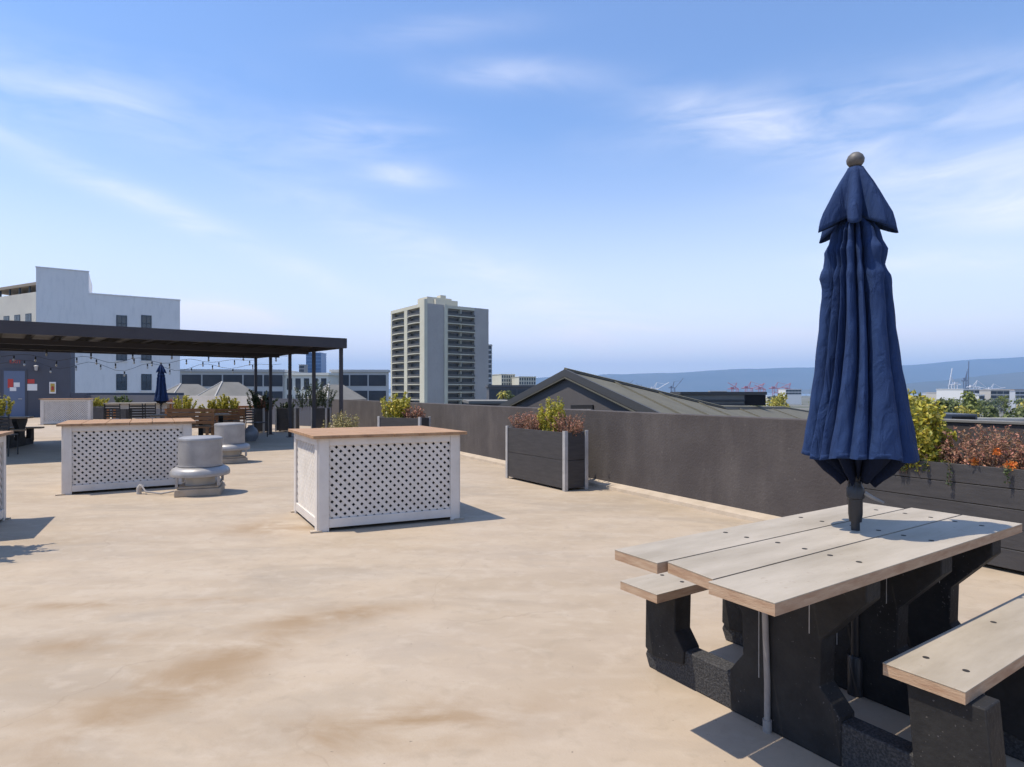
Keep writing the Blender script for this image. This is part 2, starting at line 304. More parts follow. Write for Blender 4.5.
# deck outline: follows the parapets
Wd = Vector((-.495,.869,0)).normalized(); Wn = Vector((.869,.495,0)).normalized()      # wall direction and outward normal
W0 = Vector((1.233,9.13,0))
WA = W0 + Wd*17; WB = W0 + Wd*-3.95; WC = WB + Wn*.75; WD = WC - Wd*9
FAR = Vector((-24.5,34.5,0)); U = Vector((.838,.546,0)).normalized(); V = Vector((-.546,.838,0)).normalized()
FL = FAR - U*16
deck_poly = [WA, WB, WC, WD, Vector((WD.x-1,-6,0)), Vector((-34,-6,0)), FL, FAR]
deck_poly = [Vector((p.x,p.y,0)) for p in deck_poly]
o = B().extrude([p - Vector((0,0,.3)) for p in deck_poly], (0,0,.3)).build('roof_deck', deck_mat(), kind='structure')
gmat = mat('city_ground', (.16,.15,.13), .95, c2=(.07,.08,.045), scale=.012, detail=8)
g = B(); k = 64
g.add([(0,0,-14.5)] + [(16000*math.cos(2*math.pi*i/k), 16000*math.sin(2*math.pi*i/k), -14.5) for i in range(k)], [(0,1+i,1+(i+1)%k) for i in range(k)])
g.build('ground', gmat, kind='structure')
water = mat('bay_water', (.05,.10,.16), .25)
B().add([(-9000,2600,-14.2),(1800,2500,-14.2),(4500,4400,-14.2),(10000,6500,-14.2),(9500,12000,-14.2),(-9000,12000,-14.2)], [(0,1,2,3,4,5)]).build('bay_water', water, kind='structure')
def hills(name, d0, thick, prof, m, seed, amp):
    """ridge terrain: prof gives (px, py of crest)"""
    rnd = random.Random(seed); b = B(); nx = 160; ny = 10
    x0, x1 = prof[0][0], prof[-1][0]; vs = []
    ph = [rnd.uniform(0, 6.3) for _ in range(12)]
    for j in range(ny+1):
        t = j/ny
        for i in range(nx+1):
            px = x0 + (x1-x0)*i/nx
            for (a, ya), (c, yc) in zip(prof, prof[1:]):
                if a <= px <= c: py = ya + (yc-ya)*(px-a)/(c-a); break
            d = d0 + thick*t
            crest = CH + (HZ-py)/F*(d0+thick*.6)
            s = sum(math.sin(px*.02*(q+1)*1.3+ph[q]+t*3*(q%3))/(q+1) for q in range(10))*amp
            hgt = -16 + (crest+16)*math.sin(min(1, t/.6)*math.pi/2)**1.2*(1 if t <= .6 else math.cos((t-.6)/.4*math.pi/2)) + s*(t if t < .6 else 1-t)
            vs.append(((px-512)/F*d, d, hgt))
    fs = [(j*(nx+1)+i, j*(nx+1)+i+1, (j+1)*(nx+1)+i+1, (j+1)*(nx+1)+i) for j in range(ny) for i in range(nx)]
    b.add(vs, fs, True); return b.build(name, m, kind='structure')
hm = mat('hill_scrub', (.085,.088,.078), .95, c2=(.045,.055,.045), scale=.0015, detail=8)
hills('far_hills', 9500, 3500, [(380,389),(470,384),(540,378),(600,374.5),(680,372),(760,369),(830,366.5),(900,365),(960,361),(1020,357.5),(1100,355),(1250,362),(1400,372)], hm, 1, 24)
hills('near_hills', 5200, 2200, [(800,390),(860,387),(905,383),(950,379.5),(1000,374),(1040,371),(1150,372),(1300,380)], hm, 2, 12)

# ------------------------------------------------------------ parapet walls
def wall_run(b, p, q, h, t=.16, z0=0, side=1):
    d = (q-p); d.z = 0; L_ = d.length; d.normalize(); n_ = Vector((d.y,-d.x,0))*side
    b.extrude([p+Vector((0,0,z0)), q+Vector((0,0,z0)), q+n_*t+Vector((0,0,z0)), p+n_*t+Vector((0,0,z0))], (0,0,h-z0))
t = thing('parapet_wall', 'long charcoal stucco parapet wall along the right edge of the deck', 'wall')
b = B(); Z = Vector((0,0,1))
T_ = .18
poly = [WA, WB, WC, WD, WD+Wn*T_, WC+Wn*T_-Wd*0, WB+Wn*(.75+T_)+Wd*T_, WB+Wn*T_+Wd*T_, WA+Wn*T_]
poly = [WA, WB, WC, WD, WD+Wn*T_, WC+Wn*T_+Wd*T_, WB+Wn*T_+Wd*T_, WA+Wn*T_]
b.extrude([Vector((p.x,p.y,-1.2)) for p in poly], (0,0,2.32)); b.build('wall', MT['stucco'], t, bevel=.012)
b = B(); b.extrude([WC+Wn*-.015+Z*1.121, WD+Wn*-.015+Z*1.121, WD+Wn*(T_+.015)+Z*1.121, WC+Wn*(T_+.015)+Z*1.121], Z*.02); b.build('coping', MT['greyroof'], t)
# low beige cant strip at the foot of the wall
b = B()
for a, c in ((WA, WB),):
    n_ = -Wn
    pr = [a+Z*.0+n_*.13, a+Z*.045+n_*.12, a+Z*.085+n_*.004, a+Z*0+n_*.004]
    b.extrude(pr, c-a+Wd*.02)
b.build('base_strip', MT['curb'], t)
t = thing('back_parapet_wall', 'low parapet wall closing the far end of the deck behind the canopy', 'wall')
def s_at(px):
    k_ = (px-512)/F; e = FAR-WA; return (k_*WA.y-WA.x)/(e.x-k_*e.y)
cuts = (0, s_at(263), s_at(187), .999)
for k_ in range(3):
    b = B(); wall_run(b, WA+(FAR-WA)*(cuts[k_]+.001), WA+(FAR-WA)*cuts[k_+1], (1.12, 1.22, 1.24)[k_])
    b.build(('canopy_shade_section','pale_section','slate_section')[k_], (MT['bdark'], MT['lite'], MT['bdark'])[k_], t, label=('section under the canopy, coloured dark for its shade','pale grey section','slate painted section before the white building')[k_])  # under the canopy the shade is put into the wall colour

# ------------------------------------------------------------ bars with lattice
def clip(poly, x0, x1, z0, z1):
    for ax, lim, sg in ((0,x0,1),(0,x1,-1),(1,z0,1),(1,z1,-1)):
        outp = []
        for i in range(len(poly)):
            a, c = poly[i], poly[(i+1)%len(poly)]; da, dc = (a[ax]-lim)*sg, (c[ax]-lim)*sg
            if da >= 0: outp.append(a)
            if da*dc < 0:
                s = da/(da-dc); outp.append((a[0]+(c[0]-a[0])*s, a[1]+(c[1]-a[1])*s))
        poly = outp
        if len(poly) < 3: return None
    return poly
def lattice(b, org, ax, nrm, x0, x1, z0, z1, pitch=.060, wd=.0345, th=.007):
    org, ax, nrm = Vector(org), Vector(ax), Vector(nrm)
    for sg, lay in ((1, 0), (-1, th)):
        span = (x1-x0)+(z1-z0); n_ = int(span/(pitch*1.4142))+2
        for i in range(-n_, n_*2):
            c0 = x0 + i*pitch*1.4142; hw = wd*.7071; lo, hi = z0-1, z1+1
            sh = lambda z: sg*(z-z0)
            p = clip([(c0-hw+sh(lo),lo),(c0+hw+sh(lo),lo),(c0+hw+sh(hi),hi),(c0-hw+sh(hi),hi)], x0, x1, z0, z1)
            if p: b.extrude([org+ax*u_+Z*z_+nrm*(lay+.0005) for u_, z_ in p], nrm*(th-.001))
def bar(label, p, a_front, L_, a_side, D_, H_=.935, group='lattice bars on the deck'):
    t = thing('outdoor_bar', label, 'bar', p, 0, group)
    a = Vector((math.cos(a_front), math.sin(a_front), 0)); s = Vector((math.cos(a_side), math.sin(a_side), 0))
    faces = [(Vector((0,0,0)), a, L_, -s), (a*L_, s, D_, a), (a*L_+s*D_, -a, L_, s), (s*D_, -s, D_, -a)]
    b = B(); e = .035   # added inner box, coloured dark for the shade behind the lattice
    b.extrude([a*e+s*e+Z*.03, a*(L_-e)+s*e+Z*.03, a*(L_-e)+s*(D_-e)+Z*.03, a*e+s*(D_-e)+Z*.03], Z*(H_-.08)); b.build('inside_shade', MT['inside_shade'], t)
    for org, ax, ln, nr in faces:
        nn = Vector((ax.y,-ax.x,0))
        if nn.dot(nr) < 0: nn = -nn
        b = B(); pw = .095; th = .022
        def slab(x0, x1, z0, z1, o_=0.0, tt=th):
            b.extrude([org+ax*x0+Z*z0+nn*o_, org+ax*x1+Z*z0+nn*o_, org+ax*x1+Z*z1+nn*o_, org+ax*x0+Z*z1+nn*o_], nn*tt)
        slab(-.004, pw, 0, H_); slab(ln-pw, ln+.004, 0, H_)
        slab(pw, ln-pw, H_-.075, H_, -.001, th-.002); slab(pw, ln-pw, .035, .125, -.001, th-.002)
        b.build('side_frame', MT['white'], t, bevel=.003)
        b = B(); lattice(b, org-nn*.012, ax, nn, pw-.01, ln-pw+.01, .12, H_-.07); b.build('lattice_panel', MT['white'], t)
    ov = .075; b = B(); n_ = 6; gap = .006
    dep = D_+2*ov; bw = (L_+2*ov)/n_
    for i in range(n_):     # boards run front to back
        x0 = -ov+i*bw+gap/2; x1 = -ov+(i+1)*bw-gap/2
        b.extrude([a*x0-s*ov+Z*(H_+.001), a*x1-s*ov+Z*(H_+.001), a*x1+s*(D_+ov)+Z*(H_+.001), a*x0+s*(D_+ov)+Z*(H_+.001)], Z*.032)
    b.build('bar_top', MT['deckwood'], t, bevel=.003)
    for c_ in (a*0, a*L_, s*D_, a*L_+s*D_):
        b = B(); b.box(c_+Z*.008+ (a*-.03 if c_.length<.1 else a*0), (.11,.08,.016), a_front); b.build('foot_block', MT['curb'], t)
    return t
bar('white lattice bar with timber top in the middle of the deck', (-1.93,6.0,0), R(24.5), 1.47, R(120.5), 1.17)
bar('white lattice bar behind the near roof vent, timber top', (-6.1,8.16,0), R(31), 1.52, R(121), 1.17)
bar('small far white bar in front of the slate wall and door', (-20.1,25.6,0), R(31), 1.72, R(121), 1.2, 1.08)
bar('grey bar cut off by the left edge of the photo, beside the jagged shadow', (-6.43,4.98,0), R(29), 1.52, R(119), 1.0)

# ------------------------------------------------------------ picnic table with attached benches
TP = Vector((.798,1.82,0)); TA = math.atan2(.546,.838)
def picnic(label, loc, rz, topm='board'):
    t = thing('picnic_table', label, 'picnic table', loc, rz, 'picnic tables on the deck')
    th = .042
    def plank(name, x0, x1, y0, y1, z, holes, lab=None, cut=None):
        # slightly uneven sawn ends
        q = [(x0,y0),(x1,y0+.0),(x1,y1),(x0 + (cut or 0),y1)]
        b = B(); b.extrude([Vector((x,y,z-.004)) for x, y in q], Z*.004); o_ = b.build(name, MT[topm], t, lab, bevel=.001)
        b = B(); e = .001; b.extrude([Vector((x+(e if i in (0,3) else -e), y+(e if i < 2 else -e), z-th)) for i, (x, y) in enumerate(q)], Z*(th-.0045)); b.build('board_edge', MT['edge'], o_)
        for hx, hy in holes:
            b = B(); b.lathe([(0,.0012),(.0105,.0012),(.0110,.0)], (hx,hy,z), 14); b.build('bolt_recess', MT['hole'], o_)
    H = .76; fx = (.665, 1.262, 1.79); fr_ = (.635, 1.24, 1.765)
    plank('table_board', 0, 2.01, 0, .247, H, [(x, y) for x in fx for y in (.09, .2)], 'near board with a clean square end')
    plank('table_board', .035, 2.005, .256, .487, H, [(x+.01, y) for x in fx for y in (.31, .43)], cut=.03)
    plank('table_board', .02, 1.94, .496, .728, H, [(x-.02, y) for x in fx for y in (.56, .67)])
    plank('bench_seat', .42, 2.05, .875, 1.12, .46, [(x, y) for x in fx for y in (.94, 1.07)])
    plank('bench_seat', .555, 2.05, -.29, -.045, .46, [(x+.06, y) for x in fx for y in (-.23, -.11)])
    hw = .045
    for x in fr_:
        prof = [(1.10,.03),(1.10,.10),(1.06,.17)]
        b = B(); x0 = x-hw
        mir = lambda p: [(.727-y, z) for y, z in p]
        # base beam
        beam = [(-.35,0),(-.365,.06),(-.33,.165),(1.07,.165),(1.115,.06),(1.09,0)]
        b.extrude([(x0,y,z) for y, z in beam], (2*hw,0,0)); fo = b.build('leg_frame', MT['beam'], t, bevel=.006)
        b = B()
        ped = [(.115,.0),(.115,.18),(.195,.27),(.19,.45),(.022,.64),(.022,.717),(.705,.717),(.705,.64),(.54,.45),(.535,.27),(.60,.18),(.60,.0)]
        b.extrude([(x0-.006,y,z) for y, z in ped], (2*hw+.012,0,0)); b.build('pedestal', MT['frame'], fo, bevel=.005)
        for sg in (1, -1):
            post_ = [(.86,.10),(.855,.166),(.91,.24),(.905,.417),(1.10,.417),(1.105,.1),(1.06,.07)] if sg == 1 else [(-.345,.07),(-.36,.12),(-.335,.417),(-.11,.417),(-.13,.166),(-.14,.10)]
            b = B(); b.extrude([(x0-.012,y,z) for y, z in post_], (2*hw+.024,0,0)); b.build('bench_post', MT['frame'], fo, bevel=.005)
        b = B()
        for y in (.455, .235):
            zl = .20 if y > .4 else .46
            b = B(); b.extrude([(x0-.008,y,zl),(x0-.008,y+.003,zl),(x0-.008,y+.002,.715),(x0-.008,y-.001,.715)], (.004,0,0)); b.build('seam', MT['seam'], fo)
    b = B(); b.tube([(fr_[0]-.075,.45,.717),(fr_[0]-.072,.43,.60),(fr_[0]-.065,.42,.50),(fr_[0]-.063,.41,.2),(fr_[0]-.063,.41,.06),(fr_[0]-.063,.41,0)], .0125, 10)
    b.lathe([(.0,.05),(.018,.05),(.018,0)], (fr_[0]-.063,.41,0), 12); b.build('drain_pipe', MT['pipe'], t)
    return t
table = picnic('nearest picnic table, pale three-board top around the closed navy umbrella', TP, TA)

# ------------------------------------------------------------ navy umbrella
def umbrella(label, loc, zoff=0, group='closed navy umbrellas', seed=1):
    t = thing('closed_umbrella', label, 'umbrella', loc, 0, group)
    B().tube([(0,0,0.0),(0,0,2.43)], .0185, 16).build('pole', MT['pole'], t)
    b = B(); b.lathe([(.0,0),(.034,0),(.034,.17),(.028,.18),(.0,.18)], (0,0,0), 20); b.build('ground_sleeve', MT['pole'], t)
    b = B(); b.lathe([(.0,.80),(.026,.80),(.029,.83),(.030,.835),(.030,.905),(.037,.91),(.037,.955),(.030,.965),(.026,.985),(0,.985)], (0,0,0), 24); cp = b.build('tilt_collar', MT['pole'], t)
    b = B(); b.tube([(.03,-.02,.935),(.06,-.04,.915),(.10,-.05,.895)], .011, 8, .006); b.build('lever', MT['pipe'], cp)
    b = B(); b.lathe([(0,2.51),(.016,2.508),(.031,2.495),(.038,2.478),(.036,2.462),(.026,2.447),(.018,2.443),(.018,2.437),(.03,2.434),(.031,2.425),(0,2.42)], (0,0,0), 24); b.build('finial', MT['finial'], t)
    rnd = random.Random(seed); NT = 480
    # cloth panels gathered round the pole: flat faces of uneven width with sharp valleys, each lapping its neighbour
    wd_ = [1.0,.55,1.25,.6,.8,1.5,.5,.45,.7,.5,1.15,1.35]; K = len(wd_); tot = sum(wd_); ed = [0]
    for w_ in wd_: ed.append(ed[-1]+w_/tot)
    dep = [rnd.uniform(.75,1.25) for _ in range(K)]; tilt = [rnd.uniform(.05,.20)*(1 if rnd.random() < .65 else -1) for _ in range(K)]; lift = [rnd.uniform(-.05,.05) for _ in range(K)]
    def pleat(q, s):
        f = (q/(2*math.pi))%1.0
        for i in range(K):
            if ed[i] <= f < ed[i+1] or i == K-1:
                u_ = min(1, max(0, (f-ed[i])/(ed[i+1]-ed[i]))); span = (ed[i+1]-ed[i])*2*math.pi
                dist = min(u_, 1-u_)*span
                chord = math.cos(span/2)/max(.2, math.cos((u_-.5)*span))
                return 1-math.exp(-dist/.085), i, u_, chord
    prof = [(2.20,.062,.45),(2.14,.108,.62),(2.09,.120,.70),(2.05,.142,.66),(1.98,.140,.66),(1.93,.160,.58),(1.88,.158,.58),(1.80,.166,.54),(1.70,.174,.50),(1.60,.184,.47),(1.50,.196,.44),(1.42,.208,.40),(1.34,.222,.35),(1.26,.236,.29),(1.19,.248,.23),(1.145,.256,.20),(1.105,.262,.18)]
    fine = []
    for (a, c) in zip(prof, prof[1:]):
        for k_ in range(6): s = k_/6; fine.append(tuple(a[i]+(c[i]-a[i])*s for i in range(3)))
    fine.append(prof[-1])
    def rad(q, z, r, dp):
        s = (2.2-z)/1.1; qq = q + .4 + .16*math.sin(z*2.3+.5) + .03*math.sin(z*7+3*q)*(1-s*.6)
        v_, i, u_, ch = pleat(qq, s); d_ = min(.8, dp*dep[i])
        puff = math.exp(-((z-2.0-.04*math.sin(i*2.1))/.045)**2)*.09*math.sin(i*2.7+.4)
        cre = .012*math.sin(z*(14+3*math.sin(i))+7*u_+i*2.3)*math.sin(math.pi*u_) + .007*math.sin(z*38+9*u_*(1 if i%2 else -1)+i)
        return r*.96*(1-d_*(1-v_) - (1-ch)*.75 + tilt[i]*(u_-.5)*(1-.45*s)*v_ + lift[i]*(1-.5*s) + puff*v_ + cre)
    vs = []; fs = []
    for j, (z, r, dp) in enumerate(fine):
        s = (2.2-z)/1.1
        for i in range(NT):
            q = 2*math.pi*i/NT; rr = rad(q, z, r, dp)
            vs.append((rr*math.cos(q)*1.0 + .016*s, rr*math.sin(q)*.98, z + (.010*math.sin(3*q+1)+.005*math.sin(7*q))*max(0, s-.8)*5))
    nj = len(fine)
    for j in range(nj-1):
        for i in range(NT): fs.append((j*NT+i, j*NT+(i+1)%NT, (j+1)*NT+(i+1)%NT, (j+1)*NT+i))
    b = B(); b.add(vs, fs, True); cn = b.build('canopy_fabric', MT['navy'], t, sharp=False)
    # stitched hem, a narrow doubled band
    vs = []; fs = []
    for z, o_ in ((1.137,.0006),(1.136,.0022),(1.115,.0022),(1.1145,-.002)):
        for i in range(NT):
            q = 2*math.pi*i/NT; rr = rad(q, z, .262-(z-1.105)*.17, .18+(z-1.105)*.5)+o_
            vs.append((rr*math.cos(q)+.016, rr*math.sin(q)*.98, z - .010+(.010*math.sin(3*q+1)+.005*math.sin(7*q))*.98))
    for j in range(3):
        for i in range(NT): fs.append((j*NT+i, j*NT+(i+1)%NT, (j+1)*NT+(i+1)%NT, (j+1)*NT+i))
    b = B(); b.add(vs, fs, True); b.build('hem_band', MT['navy'], cn, sharp=False)
    # underside: cloth tucked in towards the pole below the hem
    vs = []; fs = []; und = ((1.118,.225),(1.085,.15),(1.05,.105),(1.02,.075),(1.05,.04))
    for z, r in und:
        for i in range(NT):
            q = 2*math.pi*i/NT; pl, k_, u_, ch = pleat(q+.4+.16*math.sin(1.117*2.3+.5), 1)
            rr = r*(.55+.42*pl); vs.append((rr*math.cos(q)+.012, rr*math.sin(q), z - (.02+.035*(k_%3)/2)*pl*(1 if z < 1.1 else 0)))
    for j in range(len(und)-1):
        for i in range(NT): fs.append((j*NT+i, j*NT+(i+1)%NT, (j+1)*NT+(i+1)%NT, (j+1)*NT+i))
    b = B(); b.add(vs, fs, True); b.build('underside_fabric', MT['navy_shade'], t, sharp=False)
    # upper vent cap: eight ribs stand out as corners, the cloth sags between them
    prof = [(2.437,.029,.0),(2.41,.044,.2),(2.37,.067,.34),(2.32,.092,.44),(2.27,.116,.5),(2.22,.137,.54),(2.18,.148,.62),(2.15,.156,.66),(2.125,.161,.68)]
    vs = []; fs = []; K2 = 7; rb = [(i+.55+rnd.uniform(-.16,.16))/K2 for i in range(K2)]
    for z, r, dp in prof:
        s = (2.437-z)/.3
        for i in range(NT):
            f = i/NT; q = 2*math.pi*f
            dd = min(min(abs(f-x%1), 1-abs(f-x%1)) for x in rb)*K2*2
            c_ = (.5+.5*math.cos(math.pi*min(1,dd))); sg_ = max(0, math.sin(math.pi*min(1, dd)))
            rr = r*(1-dp*(1-c_)*.95+.05*s*math.sin(q*2+1)); rr *= 1+.02*math.sin(z*45+9*q)*s
            vs.append((rr*math.cos(q)*1.06, rr*math.sin(q), z + .05*s*s*(1-c_) - .018*s*math.sin(q+.6)))
    for j in range(len(prof)-1):
        for i in range(NT): fs.append((j*NT+i, j*NT+(i+1)%NT, (j+1)*NT+(i+1)%NT, (j+1)*NT+i))
    b = B(); b.add(vs, fs, True); vc = b.build('vent_cap_fabric', MT['navy'], t)
    m_ = vc.modifiers.new('s','SOLIDIFY'); m_.thickness = .003
    return t
UP = TP + U*1.19 + V*.372
umb = umbrella('large closed navy umbrella standing through the nearest picnic table', UP)

# ------------------------------------------------------------ foliage
def leaf(b, p, n_, s, rnd, asp=.5):
    a = n_.orthogonal().normalized(); q = rnd.uniform(0, 6.28); a = (Matrix.Rotation(q, 3, n_)@a); c = n_.cross(a)
    b.add([p-a*s, p+c*s*asp+n_*s*.12, p+a*s, p-c*s*asp+n_*s*.12], [(0,1,2,3)])
def rdir(rnd):
    while True:
        v_ = Vector((rnd.uniform(-1,1), rnd.uniform(-1,1), rnd.uniform(-1,1)))
        if .01 < v_.length < 1: return v_.normalized()
def shrub_parts(parent, c, wx, wy, h, nt_, nl, ls, lm, seed, droop=0, name='foliage', twr=.003, rz=0, spread=.6, asp=.5):
    """twigs rising from a strip, with leaves along their outer length"""
    rnd = random.Random(seed); tb = B(); lb = B(); c = Vector(c); rot = Matrix.Rotation(rz, 3, 'Z')
    for i in range(nt_):
        p0 = Vector((rnd.uniform(-wx,wx)*.8, rnd.uniform(-wy,wy)*.7, 0)); hh = h*rnd.uniform(.55,1.05)*(1-.35*(abs(p0.x)/max(wx,.01))**2)
        dx = Vector((rnd.uniform(-1,1)*wx*.35 + p0.x*.25, rnd.uniform(-1,1)*wy*spread + p0.y*.4, hh))
        pts = []
        for k_ in range(5):
            s = k_/4; pts.append(c + rot@(p0 + Vector((dx.x*s*s, dx.y*s*s, dx.z*s*(1-.12*droop*s))) + Vector((math.sin(s*4+i)*.012, math.cos(s*5+i)*.012, 0))))
        tb.tube(pts, twr, 4, twr*.4)
        for k_ in range(nl):
            s = rnd.uniform(.12,1)**.8; j = min(3, int(s*4)); f = s*4-j; p = pts[j].lerp(pts[j+1], f)
            leaf(lb, p + rdir(rnd)*rnd.uniform(0,.035)*(h/.5)**.6, (rdir(rnd)+Vector((0,0,.7))).normalized(), ls*rnd.uniform(.6,1.25), rnd, asp)
    o_ = lb.build(name, lm, parent); tb.build('stems', MT['twig'], o_ if parent else None) if parent else None
    return o_

# ------------------------------------------------------------ planters
def planter(label, loc, rz, L_, W_, H_=.85, boards=3, group='black board planters with pale corner posts'):
    t = thing('planter_box', label, 'planter', loc, rz, group)
    b = B(); g_ = .006; bh = (H_-.05)/boards
    for i in range(boards):
        z0 = .03+i*bh+g_/2; z1 = .03+(i+1)*bh-g_/2
        b.bb((.02,.012,z0),(L_-.02,.04,z1)); b.bb((.02,W_-.04,z0),(L_-.02,W_-.012,z1))
        b.bb((.012,.042,z0),(.04,W_-.042,z1)); b.bb((L_-.04,.042,z0),(L_-.012,W_-.042,z1))
    b.build('side_boards', MT['black_board'], t, bevel=.003)
    b = B(); b.bb((.05,.05,.05),(L_-.05,W_-.05,H_-.1)); b.build('soil', MT['soil'], t)
    for x in (0, L_):
        for y in (0, W_):
            sx = 1 if x == 0 else -1; sy = 1 if y == 0 else -1
            b = B(); th = .006; w_ = .055
            b.bb((x-sx*.002,y-sy*.002,0),(x+sx*w_,y+sy*.010,H_)); b.bb((x-sx*.002,y+sy*.0102,0),(x+sx*.010,y+sy*w_,H_)); b.build('corner_post', MT['post'], t, bevel=.002)
    return t
# middle planter against the parapet
PA = math.atan2(-Wd.y, -Wd.x)   # along the wall, towards the camera
p0 = gnd(505.6, 478); p1 = gnd(564, 491.5)
def plant(label, loc, cat='plant', group=None): return thing('potted_shrub' if cat == 'plant' else cat, label, cat, loc, 0, group)
dirp = (p1-p0).normalized(); Lm = (p1-p0).length; am = math.atan2(dirp.y, dirp.x)
mp_ = planter('black two-board planter against the parapet wall, mid deck', p0, am, Lm+.02, .42, .85, 2)
cm = lambda lx, ly, z: p0 + dirp*lx + Vector((-dirp.y, dirp.x, 0))*ly + Z*z
t = thing('shrub', 'yellow-green upright shrub in the middle planter against the wall', 'shrub', cm(Lm*.62,.22,.74), am, 'shrubs in the planters')
shrub_parts(t, (0,0,0), .25, .13, .60, 50, 75, .021, MT['leaf_y'], 5)
shrub_parts(t, (.05,0,0), .2, .1, .40, 18, 45, .02, MT['leaf_y'], 15, name='side_foliage')
t = thing('dry_plant', 'rust-brown dried plant at the left of the middle planter', 'dried plant', cm(Lm*.28,.2,.74), am, 'dried plants in the planters')
shrub_parts(t, (0,0,0), .42, .17, .36, 80, 44, .015, MT['leaf_d'], 6, asp=.4)
t = thing('dry_plant', 'rust-brown dried plant at the right of the middle planter', 'dried plant', cm(Lm*.88,.2,.74), am, 'dried plants in the planters')
shrub_parts(t, (0,0,0), .24, .17, .36, 60, 44, .015, MT['leaf_d'], 7, asp=.4)
# right planter in the jog of the wall
q0 = WB + Wn*.03 - Wd*.03; 
rp = planter('long black board planter behind the nearest picnic table', q0, PA, 3.9, .6, .83, 5)
cr = lambda s, n_, z: q0 - Wd*s + Wn*n_ + Z*z
t = thing('shrub', 'tall yellow-green shrub right of the umbrella in the long planter', 'shrub', cr(.55,.2,.7), PA, 'shrubs in the planters')
shrub_parts(t, (-.05,0,.05), .17, .2, .62, 46, 80, .024, MT['leaf_y'], 9, asp=.6, twr=.004)
shrub_parts(t, (-.04,-.12,-.02), .19, .12, .30, 30, 50, .022, MT['leaf_y'], 10, name='side_foliage', asp=.6)
t = thing('dry_plant', 'wide mass of rust-red dried stems filling the long planter', 'dried plant', cr(1.25,.28,.7), PA, 'dried plants in the planters')
shrub_parts(t, (-.08,0,0), .66, .28, .42, 170, 46, .0145, MT['leaf_d'], 11, asp=.42)
shrub_parts(t, (1.15,0,0), .75, .28, .42, 170, 42, .0145, MT['leaf_d'], 12, name='side_foliage', asp=.42)
for k_, (s, z_) in enumerate(((.98,.84),(1.22,.835),(1.13,.93))):
    t = thing('flower_cluster', ['orange flower cluster nearest the umbrella, on the long planter rim','orange flower cluster on the rim, right of the first one','small orange flower cluster higher among the dried stems'][k_], 'flowers', cr(s,.03,z_), 0, 'orange flowers in the long planter')
    rnd = random.Random(40+k_); b = B()
    for i in range(70): leaf(b, rdir(rnd)*rnd.uniform(0,.045)*(1 if k_<2 else .7), rdir(rnd), .013, rnd, .7)
    b.build('petals', MT['flower'], t)
    b = B(); b.tube([(0,0,0),(.01,.06,-.13)], .003, 5); b.build('stem', MT['twig'], t)
for k_, s in enumerate((.45,.62,.80,1.2)):
    t = thing('trailing_vine', ['dark vine strand hanging over the planter rim, nearest the umbrella','short dark vine strand, second from the umbrella','long dark vine strand, third from the umbrella','dark vine strand below the orange flowers'][k_], 'vine', cr(s,-.012,.82), 0, 'dark vines over the planter rim')
    rnd = random.Random(60+k_); b = B(); ln = (.12,.1,.2,.13)[k_]
    pts = [(0,.04,.0),(0,-.012,.012),(.01,-.02,-ln*.4),(-.005,-.02,-ln)]; b.tube(pts, .0025, 5); b.build('stem', MT['twig'], t)
    b = B()
    for i in range(26):
        s_ = rnd.random(); leaf(b, Vector((rnd.uniform(-.02,.02),-.024+rnd.uniform(-.01,.01),.01-ln*s_)), rdir(rnd), .014, rnd, .6)
    b.build('foliage', MT['leaf_dk'], t)
# far planter against the wall, behind the middle bar
fp = Vector((-3.05,13.6,0)); planter('black planter behind the middle bar, left of the tower base', fp, R(-25), 1.15, .42, .85, 2)
t = thing('shrub', 'yellow autumn shrub in the planter left of the tower', 'shrub', fp+Vector((.38,.03,.72)), R(-25), 'shrubs in the planters')
shrub_parts(t, (0,0,0), .34, .2, .66, 46, 70, .028, MT['leaf_y'], 20, asp=.6)
t = thing('dry_plant', 'dried brown plant at the right end of the planter left of the tower', 'dried plant', fp+Vector((.85,-.15,.72)), R(-25), 'dried plants in the planters')
shrub_parts(t, (0,0,0), .25, .16, .36, 46, 40, .022, MT['leaf_d'], 21)
# round shrub in a pot peeking over the bar
t = thing('potted_shrub', 'round pale yellow shrub peeking over the middle bar top', 'potted plant', (-2.72,9.6,0), 0)
b = B(); b.lathe([(0,0),(.16,0),(.22,.42),(.24,.46),(.2,.46),(.19,.40),(0,.40)], (0,0,0), 28); b.build('pot', MT['ceramic'], t)
shrub_parts(t, (0,0,.42), .24, .22, .66, 110, 60, .017, mat('pale_yellow_leaf', (.30,.26,.09), .6, island=.45), 22)

# planter out of frame on the left, whose plants cast the jagged shadow
lp = Vector((-5.36,4.72,0)); planter('black planter at the left edge whose plants cast a jagged shadow', lp, R(29), .7, .42, .85, 2)
t = thing('shrub', 'spiky shrub casting the jagged shadow at the left edge', 'shrub', lp+Vector((.2,.3,.72)), R(29), 'shrubs in the planters')
shrub_parts(t, (0,0,0), .45, .26, .75, 90, 80, .032, MT['leaf_g'], 23)

